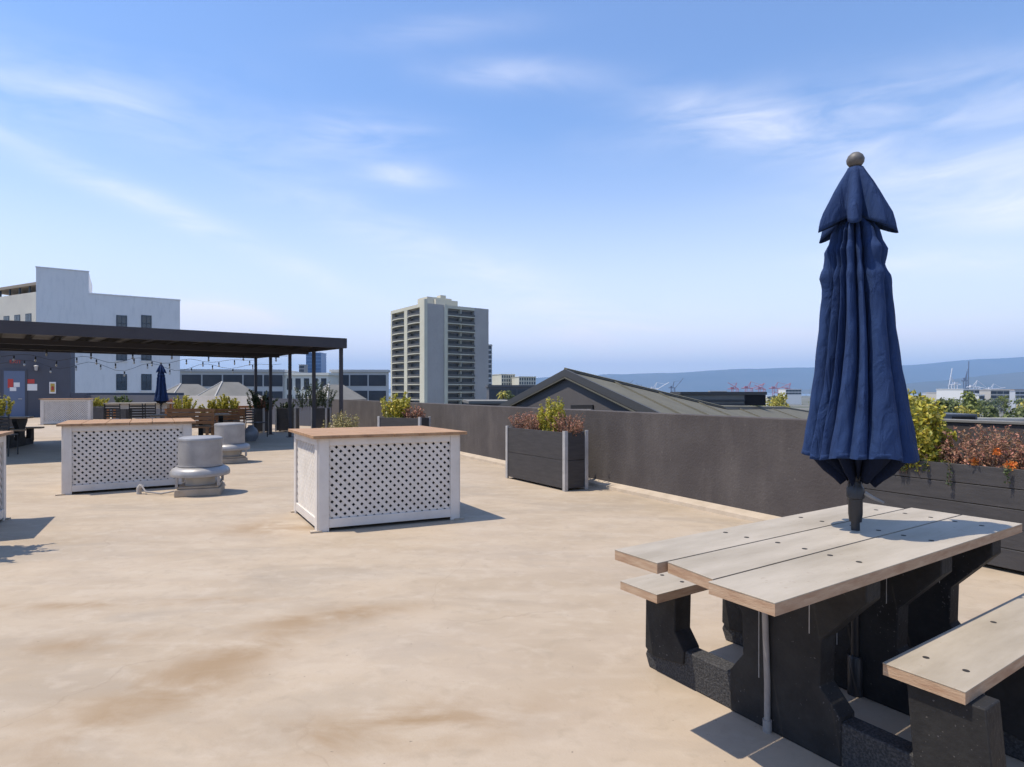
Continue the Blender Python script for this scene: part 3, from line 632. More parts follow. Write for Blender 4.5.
# ------------------------------------------------------------ roof vents
def vent(label, loc):
    t = thing('roof_vent', label, 'roof vent', loc, R(20), 'mushroom roof vents')
    b = B(); b.bb((-.30,-.30,0),(.30,.30,.10)); b.bb((-.27,-.27,.101),(.27,.27,.13)); b.build('curb_base', MT['curb'], t, bevel=.01)
    for sx in (-1,1):
        for sy in (-1,1): b = B(); b.bb((sx*.27-.018,sy*.27-.018,.131),(sx*.27+.018,sy*.27+.018,.28)); b.build('leg', MT['galv'], t, bevel=.002)
    B().lathe([(0,.131),(.2,.131),(.2,.27),(0,.27)], (0,0,0), 32, False).build('throat', MT['lite'], t)
    b = B(); b.lathe([(0,.255),(.385,.255),(.400,.262),(.404,.29),(.402,.30),(.394,.33),(.375,.352),(.345,.368),(.31,.378),(.297,.38)], (0,0,0), 48); b.build('hood', MT['galv'], t)
    b = B(); b.lathe([(.302,.386),(.302,.402),(.296,.404),(.296,.735),(.30,.737),(.302,.757),(.294,.772),(.25,.785),(0,.792)], (0,0,0), 48); dr = b.build('drum', MT['galv'], t)
    return t
v1 = vent('nearest mushroom roof vent with conduit, in front of the left bar', (-4.31,8.3,0))
dup(v1, (-5.62,11.95,0), R(35), 'farther mushroom roof vent behind the near one, at the canopy shadow', 'mushroom roof vents').scale = (.93,.93,1)
v1.scale = (.93,.93,1)
b = B(); c0 = gnd(139,494)
b.tube([c0+Z*.0, c0+Z*.08, c0+Vector((.03,0,.12))], .032, 10); pp = tag(b.build('conduit', MT['rubber']), 'pale stub pipe and hose on the floor between left bar and vent', 'conduit')
e1 = gnd(176,478, .2)
b = B(); b.tube([c0+Vector((.03,0,.12)), c0+Vector((.12,-.05,.04)), c0+Vector((.35,-.08,.02)), c0+Vector((.58,-.06,.06)), c0+Vector((.68,.02,.2))], .012, 8); b.build('hose', MT['pipe'], pp)

# ------------------------------------------------------------ canopy (pergola)
CZ0, CZ1 = 2.57, 2.83
c_fr = Vector((-4.4,16.0,0)); c_fl = Vector((-10.15,11.9,0)); c_br = Vector((-8.9,20.95,0)); c_bl = Vector((-14.5,17.0,0))
ext = (c_fl-c_fr).normalized()*7; c_fl2 = c_fl+ext; c_bl2 = c_bl+ext
t = thing('shade_canopy', 'long flat charcoal metal shade canopy on slim posts at left', 'canopy')
quad = [c_fr, c_br, c_bl2, c_fl2]
b = B(); b.extrude([p+Z*(CZ1-.05) for p in quad], Z*.05); b.build('roof_panel', MT['canopy'], t)
for i in range(4):
    p, q = quad[i], quad[(i+1)%4]; d = (q-p).normalized(); n_ = Vector((d.y,-d.x,0))*.06
    b = B(); z_ = Z*(CZ0+ (.0))
    b.extrude([p+z_, q+z_, q+z_-n_, p+z_-n_], Z*(CZ1-CZ0-.051)); b.build('fascia', MT['canopy'], t)
nj = 26
for i in range(1, nj):
    s = i/nj; p = c_fr.lerp(c_fl2, s); q = c_br.lerp(c_bl2, s); d = (q-p).normalized(); n_ = Vector((d.y,-d.x,0))*.025
    b = B(); b.extrude([p+d*.09+Z*(CZ1-.2)-n_, q-d*.09+Z*(CZ1-.2)-n_, q-d*.09+Z*(CZ1-.2)+n_, p+d*.09+Z*(CZ1-.2)+n_], Z*.148); b.build('joist', MT['joist'], t)
for s in (.33,.66):
    p = c_fr.lerp(c_br, s); q = c_fl2.lerp(c_bl2, s); d = (q-p).normalized(); n_ = Vector((d.y,-d.x,0))*.04
    b = B(); b.extrude([p+d*.1+Z*(CZ1-.33)-n_, q+Z*(CZ1-.33)-n_, q+Z*(CZ1-.33)+n_, p+d*.1+Z*(CZ1-.33)+n_], Z*.128); b.build('beam', MT['canopy'], t)
posts = [c_fr.lerp(c_br, s)+Vector((-.12,.03,0)) for s in (.015,.27,.53,.77,.975)] + [c_bl2.lerp(c_br, .15), c_fl2]
for p in posts:
    b = B(); b.box((p.x,p.y,(CZ0+.1)/2), (.085,.085,CZ0+.1), R(33)); po = b.build('post', MT['canopy'], t)
    b = B(); b.box((p.x,p.y,.008), (.2,.2,.016), R(33)); b.build('base_plate', MT['canopy'], po)
# string lights
def string(label, p, q, n_, sag, z0=2.52):
    t = thing('string_lights', label, 'string lights', (0,0,0), 0, 'string lights under the canopy')
    def P_(s): v_ = p.lerp(q, s); return Vector((v_.x, v_.y, z0 - sag*4*s*(1-s)*(.6+.4*math.cos(s*37))))
    b = B(); b.tube([P_(i/40) for i in range(41)], .006, 5); b.build('wire', MT['wire'], t)
    for i in range(n_):
        c_ = P_((i+.5)/n_); drop = .05
        b = B(); b.lathe([(0,.03),(.02,.03),(.02,-.05),(0,-.05)], c_-Z*drop, 10); so_ = b.build('socket', MT['wire'], t)
        b = B(); b.lathe([(0,0),(.02,-.015),(.028,-.045),(.015,-.075),(0,-.08)], c_-Z*(drop+.05), 10); b.build('bulb', MT['bulb'], so_)
string('festoon string along the rear edge of the canopy', c_br, c_bl+ext*.2, 17, .22)
string('festoon string across the middle of the canopy', c_fr.lerp(c_br,.55), c_fl2.lerp(c_bl2,.6), 15, .1)
string('festoon string slung outside the canopy back, lowest and longest', c_br+Vector((.5,.9,0)), c_bl+ext*.3+Vector((-.6,1.4,0)), 15, .34, 2.42)

# ------------------------------------------------------------ furniture under the canopy
def copy_table(px, d, rz, label):
    p = at(px, HZ, d); return dup(table, (p.x,p.y,0), rz, label, 'picnic tables on the deck')
t = thing('high_table', 'long pale-topped high table before the white building windows', 'table', at(103,HZ,21.0)-Z*CH, R(14))
b = B(); b.bb((0,0,.97),(2.05,.8,1.01)); b.build('table_top', MT['board'], t, bevel=.004)
b = B(); b.bb((.06,.05,.80),(1.99,.08,.969)); b.bb((.06,.72,.80),(1.99,.75,.969)); b.build('apron', MT['lite'], t)
for x in (.08,1.92):
    for y in (.09,.66): b = B(); b.bb((x,y,0),(x+.06,y+.06,.969)); b.build('leg', MT['wood'], t)

copy_table(150, 16.5, R(28), 'picnic table behind the left bar, near the wooden bench')
copy_table(-75, 14.6, R(20), 'picnic table at the left edge, in front of the slate door')
u2 = dup(umb, at(161,HZ,21.5)*1.0 - Z*CH, 0, 'small far closed umbrella standing before the white building', 'closed navy umbrellas', scale=.98)
u2.location.z = 0
def bench(label, loc, rz):
    t = thing('wooden_bench', label, 'bench', loc, rz, 'wooden benches under the canopy')
    b = B()
    for i in range(4): b.bb((0,i*.105,.42),(1.2,i*.105+.095,.445))
    b.build('seat', MT['wood'], t, bevel=.003)
    b = B()
    for i in range(4): b.bb((0,.44,.5+i*.1),(1.2,.465,.585+i*.1))
    b.build('backrest', MT['wood'], t, bevel=.003)
    for x in (.06,1.14):
        b = B(); b.bb((x-.03,.02,0),(x+.03,.08,.419)); b.build('leg', MT['wood'], t)
        b = B(); b.bb((x-.03,.468,0),(x+.03,.53,.88)); b.build('leg', MT['wood'], t)
        b = B(); b.bb((x-.035,-.02,.62),(x+.035,.467,.65)); b.build('armrest', MT['wood'], t)
    return t
bn = bench('slatted brown bench behind the far roof vent', at(212,HZ,19.5)-Z*CH, R(12)); bn.scale = (.78,.8,.95)
def chair(label, loc, rz):
    t = thing('metal_chair', label, 'chair', loc, rz, 'black metal chairs under the canopy')
    b = B(); b.bb((-.22,-.22,.44),(.22,.22,.465)); b.build('seat', MT['blackm'], t, bevel=.005)
    b = B()
    for i in range(5): b.bb((-.2,.225,.52+i*.075),(.2,.24,.565+i*.075))
    b.build('backrest', MT['blackm'], t)
    for x in (-.21,.21):
        b = B(); b.tube([(x,-.21,0),(x,-.2,.44)], .014, 8); b.build('leg', MT['blackm'], t)
        b = B(); b.tube([(x,.27,0),(x,.23,.44),(x,.25,.92)], .014, 8); b.build('leg', MT['blackm'], t)
    return t
ch = chair('black slatted metal chair beside the grey round pot', at(257,HZ,18.6)-Z*CH, R(70))
dup(ch, at(2,HZ,13.2)-Z*CH, R(200), 'black metal chair cut by the left edge of the photo', 'black metal chairs under the canopy')
dup(ch, at(117,HZ,19.6)-Z*CH, R(185), 'black chair at the left end of the pale high table', 'black metal chairs under the canopy', 1.12)
dup(ch, at(141,HZ,19.6)-Z*CH, R(190), 'black chair at the middle of the pale high table', 'black metal chairs under the canopy', 1.12)
dup(ch, at(155,HZ,19.9)-Z*CH, R(172), 'black chair at the right end of the pale high table', 'black metal chairs under the canopy', 1.12)
dup(bn, at(160,HZ,15.6)-Z*CH, R(8), 'slatted brown bench just above the right end of the left bar', 'wooden benches under the canopy').scale = (1,.9,1.08)
dup(bn, at(236,HZ,22.0)-Z*CH, R(20), 'small slatted brown bench by the far parapet', 'wooden benches under the canopy')
t = thing('ceramic_pot', 'empty squat grey ceramic pot on the deck under the canopy', 'pot', at(251,HZ,17.2)-Z*CH)
b = B(); b.lathe([(0,0),(.13,0),(.2,.12),(.21,.22),(.16,.33),(.09,.4),(.07,.43),(.09,.45),(.06,.45),(.05,.42),(0,.3)], (0,0,0), 30); b.build('body', MT['ceramic'], t)
# planters and plants along the far parapet
spec = [(252,20.6,.42,'g','dark bushy shrub in the leftmost planter of the canopy row'),(275,21.2,.72,'o','low trailing shrub in the middle planter of the canopy row'),(311,21.0,.55,'t','olive tree')]
for k_, (px, d, L_, kd, lb_) in enumerate(spec):
    p = at(px,HZ,d)-Z*CH
    planter(['black planter at the left of the row under the canopy','black planter in the middle of the row under the canopy','black planter under the olive tree, right of the row'][k_], p, 0, L_, .42, .85, 2)
    if kd == 'g':
        t = thing('shrub', lb_, 'shrub', p+Vector((.2,.2,.7)), 0, 'shrubs in the planters'); shrub_parts(t, (0,0,0), .38, .25, .8, 40, 60, .04, MT['leaf_dk'], 31); shrub_parts(t, (.15,0,0), .3, .2, .6, 20, 40, .035, MT['leaf_d'], 32, name='side_foliage')
    if kd == 'o':
        t = thing('shrub', lb_, 'shrub', p+Vector((.3,.2,.7)), 0, 'shrubs in the planters'); shrub_parts(t, (0,0,0), .35, .2, .35, 24, 40, .035, MT['leaf_dk'], 33)
    if kd == 't':
        t = thing('olive_tree', 'small olive tree rising above the planters under the canopy', 'tree', p+Vector((.1,.2,.7)), 0)
        b = B(); b.tube([(0,0,0),(.03,.02,.3),(-.02,0,.55)], .03, 8, .018)
        for q in range(6): b.tube([(-.02,0,.45),(.3*math.cos(q),.2*math.sin(q),.8+.05*q)], .012, 6, .005)
        b.build('trunk', MT['bark'], t)
        shrub_parts(t, (0,0,.05), .62, .3, 1.05, 55, 60, .032, MT['leaf_dk'], 34, name='crown')
for px, d, h, m_, lab, sd in ((100,31,.75,'leaf_y','yellow shrub left in the far planter, below the white building',50),(122,30,.85,'leaf_g','green shrub in the far planter, below the lower windows',51),(172,24.5,.72,'leaf_d','pinkish dried shrub right of the far umbrella',52),(183,23.5,.9,'leaf_y','bright yellow shrub right of the far umbrella',53),(214,20.5,.72,'leaf_y','yellow shrub behind the slatted bench, left one',54),(227,21.3,.95,'leaf_y','taller yellow shrub behind the slatted bench',55),(-2,19,1.0,'leaf_y','yellow shrub cut by the left edge of the photo',56)):
    p = at(px,HZ,d)-Z*CH
    t = thing('potted_shrub', lab, 'potted plant', p, 0, 'potted shrubs at the far end')
    b = B(); b.bb((-.35,-.25,0),(.35,.25,.62)); b.build('pot', MT['black_board'], t, bevel=.01)
    shrub_parts(t, (0,0,.6), .36, .26, h*.75, 36, 60, .042, MT[m_], sd)

# ------------------------------------------------------------ slate wall with door
t = thing('stair_house', 'low slate-grey stair house with a blue-grey door at the far left', 'building', FL, TA)
Lw = 16; b = B(); xE = 14.5
# which local x does photo column px hit
def wx(px):
    k_ = (px-512)/F; return (k_*FL.y - FL.x)/(U.x - k_*U.y)
def wz(px, py):
    s = wx(px); d = FL.y + U.y*s; return CH+(HZ-py)/F*d
xe = wx(70.5)
b = B(); b.bb((0,0,-.3),(xe,4,4.0)); b.build('wall', MT['bdark'], t)
b = B(); b.bb((xe+.01,.02,-14),(wx(184),.4,1.35)); b.build('low_wall', MT['bdark'], t)
x0, x1 = wx(4), wx(25)
b = B(); b.bb((x0-.08,-.05,0),(x1+.08,-.002,wz(15,371)+.08)); dfr = b.build('door_frame', MT['bdark'], t)
b = B(); b.bb((x0,-.075,.02),(x1,-.051,wz(15,371))); dr = b.build('door', MT['door'], t)
b = B(); b.bb((x1-.28,-.14,1.0),(x1-.12,-.076,1.05)); b.build('handle', MT['post'], dr)
b = B(); b.bb((wx(8),-.082,wz(10,388)),(wx(13.5),-.076,wz(10,379))); b.build('red_notice', MT['red'], dr)
b = B(); b.bb((wx(10),-.09,wz(12,391)),(wx(16.5),-.083,wz(12,387.3))); b.bb((wx(14),-.09,wz(17,387)),(wx(20),-.083,wz(17,382.5))); b.build('white_notice', MT['paper'], dr)
sg = thing('wall_notice', 'red and white notice on the slate wall right of the door', 'notice', (0,0,0))
M_ = Matrix.Translation(FL)@Matrix.Rotation(TA,4,'Z'); sg.matrix_world = M_
b = B(); b.bb((wx(27.5),-.02,wz(32,383.5)),(wx(34.5),-.003,wz(32,379.2))); b.build('red_panel', MT['red'], sg)
b = B(); b.bb((wx(27.2),-.02,wz(32,390.5)),(wx(37.2),-.003,wz(32,384))); b.build('white_panel', MT['paper'], sg)
sg = thing('exit_sign', 'red exit sign on the slate wall above the door', 'sign'); sg.matrix_world = M_
b = B(); b.bb((wx(11),-.03,wz(15,364)),(wx(20),-.003,wz(15,359.5))); b.build('sign_plate', MT['bdark'], sg)
tx = bpy.data.curves.new('exit_text', 'FONT'); tx.body = 'EXIT'; tx.size = .25; tx.extrude = .003; tx.materials.append(MT['exitm']); tx.align_x = 'CENTER'; tx.align_y = 'CENTER'
tmp_ = bpy.data.objects.new('lettering_curve', tx); col.objects.link(tmp_); bpy.context.view_layer.update(); tme = bpy.data.meshes.new_from_object(tmp_.evaluated_get(bpy.context.evaluated_depsgraph_get())); bpy.data.objects.remove(tmp_); to = bpy.data.objects.new('lettering', tme); col.objects.link(to); to.parent = sg; to.location = ((wx(11)+wx(20))/2,-.034,wz(15,361.8)); to.rotation_euler = (R(90),0,0)
sg = thing('wall_lamp', 'small dark carriage lamp on the slate wall above the notice', 'wall lamp'); sg.matrix_world = M_
xc = wx(36.5); zc = wz(36.5,368)
b = B(); b.bb((xc-.07,-.03,zc-.1),(xc+.07,-.003,zc+.12)); b.build('back_plate', MT['blackm'], sg)
b = B(); b.lathe([(0,.16),(.05,.15),(.13,.1),(.1,.09),(.07,-.14),(0,-.15)], (xc,-.18,zc), 12); b.build('lantern', MT['post'], sg)
sg = thing('extinguisher_cabinet', 'white-framed yellow extinguisher cabinet on the slate wall', 'cabinet'); sg.matrix_world = M_
b = B(); b.bb((wx(49.5),-.12,wz(53,393.5)),(wx(56),-.003,wz(53,382))); b.build('cabinet_frame', MT['paper'], sg)
b = B(); b.bb((wx(50.6),-.13,wz(53,392)),(wx(54.9),-.121,wz(53,383.5))); b.build('cabinet_door', MT['yellow'], sg)
b = B(); b.lathe([(0,-.12),(.05,-.12),(.05,.06),(.02,.1),(0,.1)], ((wx(50.6)+wx(54.9))/2,-.16,wz(53,388)), 10); b.build('extinguisher', MT['red'], sg)

# ------------------------------------------------------------ white building on the left
WBp = Vector((at(36,HZ,57).x,57,-14.5))
t = thing('white_building', 'white stucco building with square stair tower behind the canopy', 'building', WBp, TA)
def bx(px): k_ = (px-512)/F; return (k_*WBp.y - WBp.x)/(U.x - k_*U.y)
def bz(px, py): s = bx(px); return CH+(HZ-py)/F*(WBp.y+U.y*s)+14.5
xt, xr = bx(88.7), bx(180)
b = B(); b.extrude([(0,0,0),(xr,0,0),(xr,0,bz(180,300.6)),(xt,0,bz(180,300.6)),(xt,0,bz(88.7,272)),(0,0,bz(88.7,272))], (0,9,0)); b.build('wall', MT['bwhite'], t)
b = B(); b.bb((xt+.02,-.04,bz(180,300.6)+.002),(xr+.05,.3,bz(180,300.6)+.12)); b.bb((-.05,-.04,bz(88.7,272)+.002),(xt+.04,.3,bz(88.7,272)+.1)); b.build('parapet_cap', MT['bwhite'], t)
for (a_, c_) in ((116.2,127),(141.2,151.6)):
    for (y0, y1) in ((315,331.5),(345,360.5),(374,390.3)):
        xa, xb = bx(a_), bx(c_); za, zb = bz(a_, y1), bz(a_, y0)
        b = B(); fw = .09
        b.bb((xa,-.03,za),(xa+fw,.05,zb)); b.bb((xb-fw,-.03,za),(xb,.05,zb)); b.bb((xa+fw,-.03,za),(xb-fw,.05,za+fw)); b.bb((xa+fw,-.03,zb-fw),(xb-fw,.05,zb))
        b.bb((xa+fw,-.03,(za+zb)/2-.03),(xb-fw,.03,(za+zb)/2+.03)); b.bb(((xa+xb)/2-.025,-.028,za+fw),((xa+xb)/2+.025,.03,(za+zb)/2-.031)); b.bb(((xa+xb)/2-.025,-.028,(za+zb)/2+.031),((xa+xb)/2+.025,.03,zb-fw))
        wn = b.build('window', MT['sash'], t)
        b = B(); b.bb((xa+fw,-.012,za+fw),(xb-fw,-.004,zb-fw)); b.build('pane', MT['glass'], wn)
        b = B(); b.bb((xa-.08,-.1,za-.1),(xb+.08,-.004,za-.005)); b.build('sill', MT['bwhite'], wn)
# cream wing at the very left
LBp = Vector((at(38,HZ,63).x,63,-14.5))
t = thing('cream_building', 'cream building wing with a roof pergola at the far left', 'building', LBp, R(180-27))
hh = 14.5+CH+(HZ-291.5)/F*63
b = B(); b.bb((0,-8,0),(14,0,hh)); b.build('wall', MT['bcream'], t)
for i in range(6):
    xa = 1.3+i*2.3
    b = B(); z1 = hh-2.2; z0 = z1-1.1
    b.bb((xa,.002,z0),(xa+1.2,.03,z1)); wn = b.build('window', MT['sash'], t)
    b = B(); b.bb((xa+.08,.031,z0+.08),(xa+.56,.04,z1-.08)); b.bb((xa+.64,.031,z0+.08),(xa+1.12,.04,z1-.08)); b.build('pane', MT['glass'], wn)
b = B(); b.bb((.3,-5,hh+.85),(12,-.3,hh+1.15)); b.build('pergola_roof', mat('pergola_timber', (.28,.23,.18), .8), t)
b = B()
for i in range(6): b.bb((.6+i*2.1,-.6,hh),(.75+i*2.1,-.45,hh+.849)); b.bb((.6+i*2.1,-4.6,hh),(.75+i*2.1,-4.45,hh+.849))
b.bb((.75,-.57,hh+.3),(11,-.5,hh+.36)) if False else None
b.build('pergola_posts', MT['sash'], t)

# ------------------------------------------------------------ apartment tower
TC = Vector((at(425,HZ,229).x,229,-14.5)); TAn = R(36)
t = thing('apartment_tower', 'tall grey and cream apartment tower with stacked balconies', 'building', TC, TAn)
au = Vector((math.cos(TAn), math.sin(TAn))); av = Vector((-math.sin(TAn), math.cos(TAn)))
def tu(px): k_ = (px-512)/F; return (k_*TC.y-TC.x)/(au.x-k_*au.y)
def tv(px): k_ = (px-512)/F; return (k_*TC.y-TC.x)/(av.x-k_*av.y)
HT = 14.5+CH+(HZ-303)/F*229; LR = tu(488.6); LL = tv(391)
xb0, xb1 = tu(447), tu(474.5); bays_l = ((tv(404.3),tv(392.2)),(tv(420),tv(407.5)))
b = B(); dpt = 1.6
# plan with recesses for the balcony bays
def L2(x, y): return Vector((x,y,0))
(pl0, pl1), (pk0, pk1) = ((bays_l[1][0],bays_l[1][1]),(bays_l[0][0],bays_l[0][1]))
plan = [L2(0,0),L2(xb0,0),L2(xb0,dpt),L2(xb1,dpt),L2(xb1,0),L2(LR,0),L2(LR,LL),L2(0,LL),L2(0,pk1),L2(dpt,pk1),L2(dpt,pk0),L2(0,pk0),L2(0,pl1),L2(dpt,pl1),L2(dpt,pl0),L2(0,pl0)]
b.extrude(plan, Z*HT); b.build('wall', MT['tower'], t)
b = B(); b.extrude([L2(-.3,-.02),L2(.9,-.3),L2(.9,-.01),L2(-.01,-.01),L2(-.01,pl0-.3),L2(-.3,pl0-.3)], Z*(HT+1.6)); b.build('corner_pilaster', MT['tcream'], t)
b = B(); b.bb((xb0-1.3,-.35,0),(xb0-.02,-.01,HT+.3)); b.bb((xb0-.0,-.012,HT-1.2),(xb1,dpt,HT+.0)) ; b.build('bay_pilaster', MT['tcream'], t)
b = B(); b.bb((-.12,pl1+.02,0),(-.01,pk0-.02,HT+.0)); b.bb((-.12,pk1+.02,0),(-.01,LL,HT)); b.bb((-.13,pl0-.2,HT-1.1),(dpt,LL,HT+.2)); b.build('side_facade_trim', MT['tcream'], t)
b = B(); b.bb((3,4,HT+.21),(14,12,HT+3.3)); b.bb((6,2.5,HT+.21),(16,10,HT+2.4)); b.bb((9.5,5,HT+3.31),(12,8,HT+4.6)); b.build('roof_plant_room', MT['tcream'], t)
fh = 3.0
for fl in range(16):
    z1 = HT - 1.2 - fl*fh; z0 = z1-fh
    if z0 < 0: break
    for bay in range(4):
        b = B(); b2 = B(); b3 = B()
        if bay < 2:
            w2 = (xb1-xb0)/2; xa = xb0+bay*w2+.1; xc = xb0+(bay+1)*w2-.1
            b.bb((xa-.1,-.5,z0),(xc+.1,dpt-.01,z0+.35)); b.bb((xa-.1,-.5,z0+.351),(xa+.05,dpt-.01,z1-.0)) if bay == 0 else b.bb((xa-.15,-.1,z0+.351),(xa+.05,dpt-.01,z1))
            b2.bb((xa+.2,dpt-.12,z0+.36),(xc-.2,dpt-.02,z1-.5))
            b3.bb((xa+.06,-.48,z0+.36),(xc+.08,-.42,z0+1.25))
        else:
            ya, yc = ((pl0,pl1),(pk0,pk1))[bay-2]
            b.extrude([(dpt-.01,ya+.02,z0),(-.02,ya+.02,z0),(-1.0,ya+(yc-ya)*.3,z0),(-1.0,ya+(yc-ya)*.7,z0),(-.02,yc-.02,z0),(dpt-.01,yc-.02,z0)], Z*.35)
            b2.bb((dpt-.12,ya+.2,z0+.36),(dpt-.02,yc-.2,z1-.4))
            b3.extrude([(-.05,ya+.06,z0+.36),(-.96,ya+(yc-ya)*.31,z0+.36),(-.96,ya+(yc-ya)*.69,z0+.36),(-.05,yc-.06,z0+.36),(-.1,yc-.12,z0+.36),(-.9,ya+(yc-ya)*.67,z0+.36),(-.9,ya+(yc-ya)*.33,z0+.36),(-.1,ya+.12,z0+.36)], Z*.75)
        bo = b.build('balcony', MT['tcream'], t); b2.build('glazing', MT['tdark'], bo); b3.build('railing', MT['rail'], bo)

# ------------------------------------------------------------ other city buildings
def wing(label, px0, px1, d, ytop, floors, wallm, glassm, rz=0, group=None, depth=14, bands=True, name='office_building', nwin=0):
    p = at(px0,HZ,d); L_ = (px1-px0)/F*d/max(.3,math.cos(rz)); zt = CH+(HZ-ytop)/F*d
    t = thing(name, label, 'building', (p.x,p.y,-14.5), rz, group); H_ = zt+14.5
    b = B(); b.bb((0,0,0),(L_,depth,H_)); b.build('wall', wallm, t)
    b = B(); b.bb((-.3,-.3,H_+.01),(L_+.3,depth+.3,H_+.5)); b.build('roof', wallm, t)
    fh_ = 3.3
    for f_ in range(floors):
        z1 = H_-.6-f_*fh_; z0 = z1-2.3
        nw_ = nwin if nwin else max(3, min(9, int(L_/3.5)))
        if True:
            for i in range(nw_):
                x = (i+.5)*L_/nw_; wd = L_/nw_*(.3 if nwin else .465)
                b = B(); b.bb((x-wd,-.05,z0),(x+wd,-.005,z1)); b.build('window', glassm, t)
    return t
wht = mat('pale_office_concrete', (.48,.48,.47), .8, c2=(.42,.42,.41), scale=.1)
gls = mat('office_glass', (.016,.022,.034), .4, c2=(.04,.045,.055), scale=.25)
wing('long dark-glazed office block with white bands behind the canopy', 160, 277, 118, 371.5, 5, wht, gls, R(8))
wing('low office block with glazed bands between canopy and tower', 331, 386, 125, 372, 5, wht, gls, R(3), depth=3)
wing('bright white grid-fronted block seen between canopy posts', 277, 331, 122, 375.5, 5, mat('bright_render', (.66,.65,.58), .8), gls, R(-10), nwin=6)
wing('slim blue glass tower rising behind the canopy corner', 306, 321, 560, 353, 20, mat('blue_glass_panel', (.10,.20,.38), .25), mat('blue_tower_glass', (.06,.13,.26), .15), 0, depth=16, name='glass_tower')
wing('small dark block beside the slim blue glass tower', 299, 304, 540, 365, 8, MT['tower'], gls, 0, depth=10)
wing('slim grey tower hidden behind the apartment tower', 486, 491.5, 420, 345, 20, wht, gls, 0, depth=12, name='office_tower')
wing('cream block with vertical dark windows right of the tower', 501.5, 515, 520, 374.5, 8, MT['tcream'], gls, R(25), depth=24, nwin=6)
wing('cream low block beside the vertical-windowed one', 519, 536, 500, 377, 6, MT['tcream'], gls, R(15), depth=24, nwin=7)
wing('dark long low building with pale roof left of the gable', 489, 545, 150, 387, 3, mat('slate_render', (.09,.09,.10), .8), gls, R(4), depth=22)
# port town on the right
ORD = ['first','second','third','fourth','fifth','sixth','seventh','eighth','ninth','tenth','eleventh','twelfth','thirteenth','fourteenth','fifteenth','sixteenth','seventeenth','eighteenth','nineteenth','twentieth']
rnd = random.Random(77); spots = []
for i in range(28):
    px = rnd.choice((rnd.uniform(610,800), rnd.uniform(915,1035), rnd.uniform(915,1035)))
    spots.append((px, rnd.uniform(450,1300), rnd.uniform(5,18), rnd.uniform(389,397), rnd.choice(('white','beige','tan','pale grey'))))
spots.sort(); cnt = {}
tones = {'white':(.66,.66,.65),'beige':(.5,.47,.42),'tan':(.40,.33,.28),'pale grey':(.50,.52,.56)}
tm = {k_: mat('port_shed_paint', v_, .8) for k_, v_ in tones.items()}
for px, d, wpx, yt, tone in spots:
    cnt[tone] = cnt.get(tone, 0)+1
    wing('%s low port shed on the far flats, %s %s one from left' % (tone, ORD[cnt[tone]-1], tone), px, px+wpx, d, yt, 2, tm[tone], gls, R(rnd.uniform(-12,12)), 'port buildings on the flats', depth=25, name='port_building')

# ------------------------------------------------------------ port cranes
def crane(label, px, d, H_, m_, boom, rz=0, scale_w=1):
    p = at(px,HZ,d); t = thing('port_crane', label, 'crane', (p.x,p.y,-14.5), rz, 'port cranes'); w_ = H_*.28*scale_w; r = H_*.017
    b = B()
    for x in (-w_/2, w_/2):
        for y in (-w_/3, w_/3): b.tube([(x,y,0),(x*.9,y,H_*.62)], r, 6)
        b.tube([(x*.95,-w_/3,H_*.3),(x*.95,w_/3,H_*.3)], r*.8, 6)
    b.tube([(-w_/2,-w_/3,H_*.35),(w_/2,-w_/3,H_*.35)], r, 6); b.tube([(-w_/2,-w_/3,H_*.35),(w_/2,-w_/3,H_*.62)], r*.6, 6)
    b.build('portal_frame', m_, t)
    b = B(); b.tube([(-w_*1.2,0,H_*.63),(w_*.6,0,H_*.63)], r*1.5, 6); b.bb((-w_*.7,-w_*.15,H_*.645),(-w_*.2,w_*.15,H_*.74)); b.build('girder', m_, t)
    b = B(); b.tube([(0,0,H_*.63),(w_*.3,0,H_)], r, 6); b.tube([(-w_*.4,0,H_*.63),(w_*.3,0,H_)], r*.7, 6); b.build('mast', m_, t)
    a = R(boom); Lb = H_*.75; e = Vector((w_*.6+Lb*math.cos(a),0,H_*.63+Lb*math.sin(a)))
    b = B(); b.tube([(w_*.6,0,H_*.63), e], r*1.1, 6); b.tube([(w_*.3,0,H_), Vector((w_*.6,0,H_*.63)).lerp(e,.7)], r*.45, 5); b.build('boom', m_, t)
    return t
crane('white port crane with steep raised boom, right of the umbrella', 953, 1500, 55, MT['crane_w'], 100, R(180))
crane('dark slim port crane standing behind the white ones', 966, 1900, 82, MT['crane_d'], 88, 0, .5)
crane('white port crane with long sloping boom', 975, 1450, 44, MT['crane_w'], -12, 0, 1.4)
crane('small white port crane at the right of its group', 992, 1600, 38, MT['crane_w'], 8, 0, 1.2)
crane('dark crane with raised boom behind the skylight', 673, 1500, 42, MT['crane_d'], 50, 0, .8)
crane('white port crane left of the dark raised boom', 655, 1400, 38, MT['crane_w'], 30, 0, 1.2)
crane('distant blue-grey crane over the roof hip, left one', 623, 2200, 52, MT['crane_d'], 42, 0, 1)
crane('distant blue-grey crane over the roof hip, right one', 641, 2300, 44, MT['crane_d'], 140, 0, 1)
for k_, (px, bm_) in enumerate(((735,150),(749,20),(762,160),(776,25),(789,170))):
    crane(['leftmost red crane of the row beyond the flat roof','second red crane from the left beyond the flat roof','third red crane from the left, middle of the row','fourth red crane from the left beyond the flat roof','red crane nearest the umbrella beyond the flat roof'][k_], px, 1300+40*k_, 36+3*(k_%2), MT['crane_r'], bm_, R(0), 1.3)

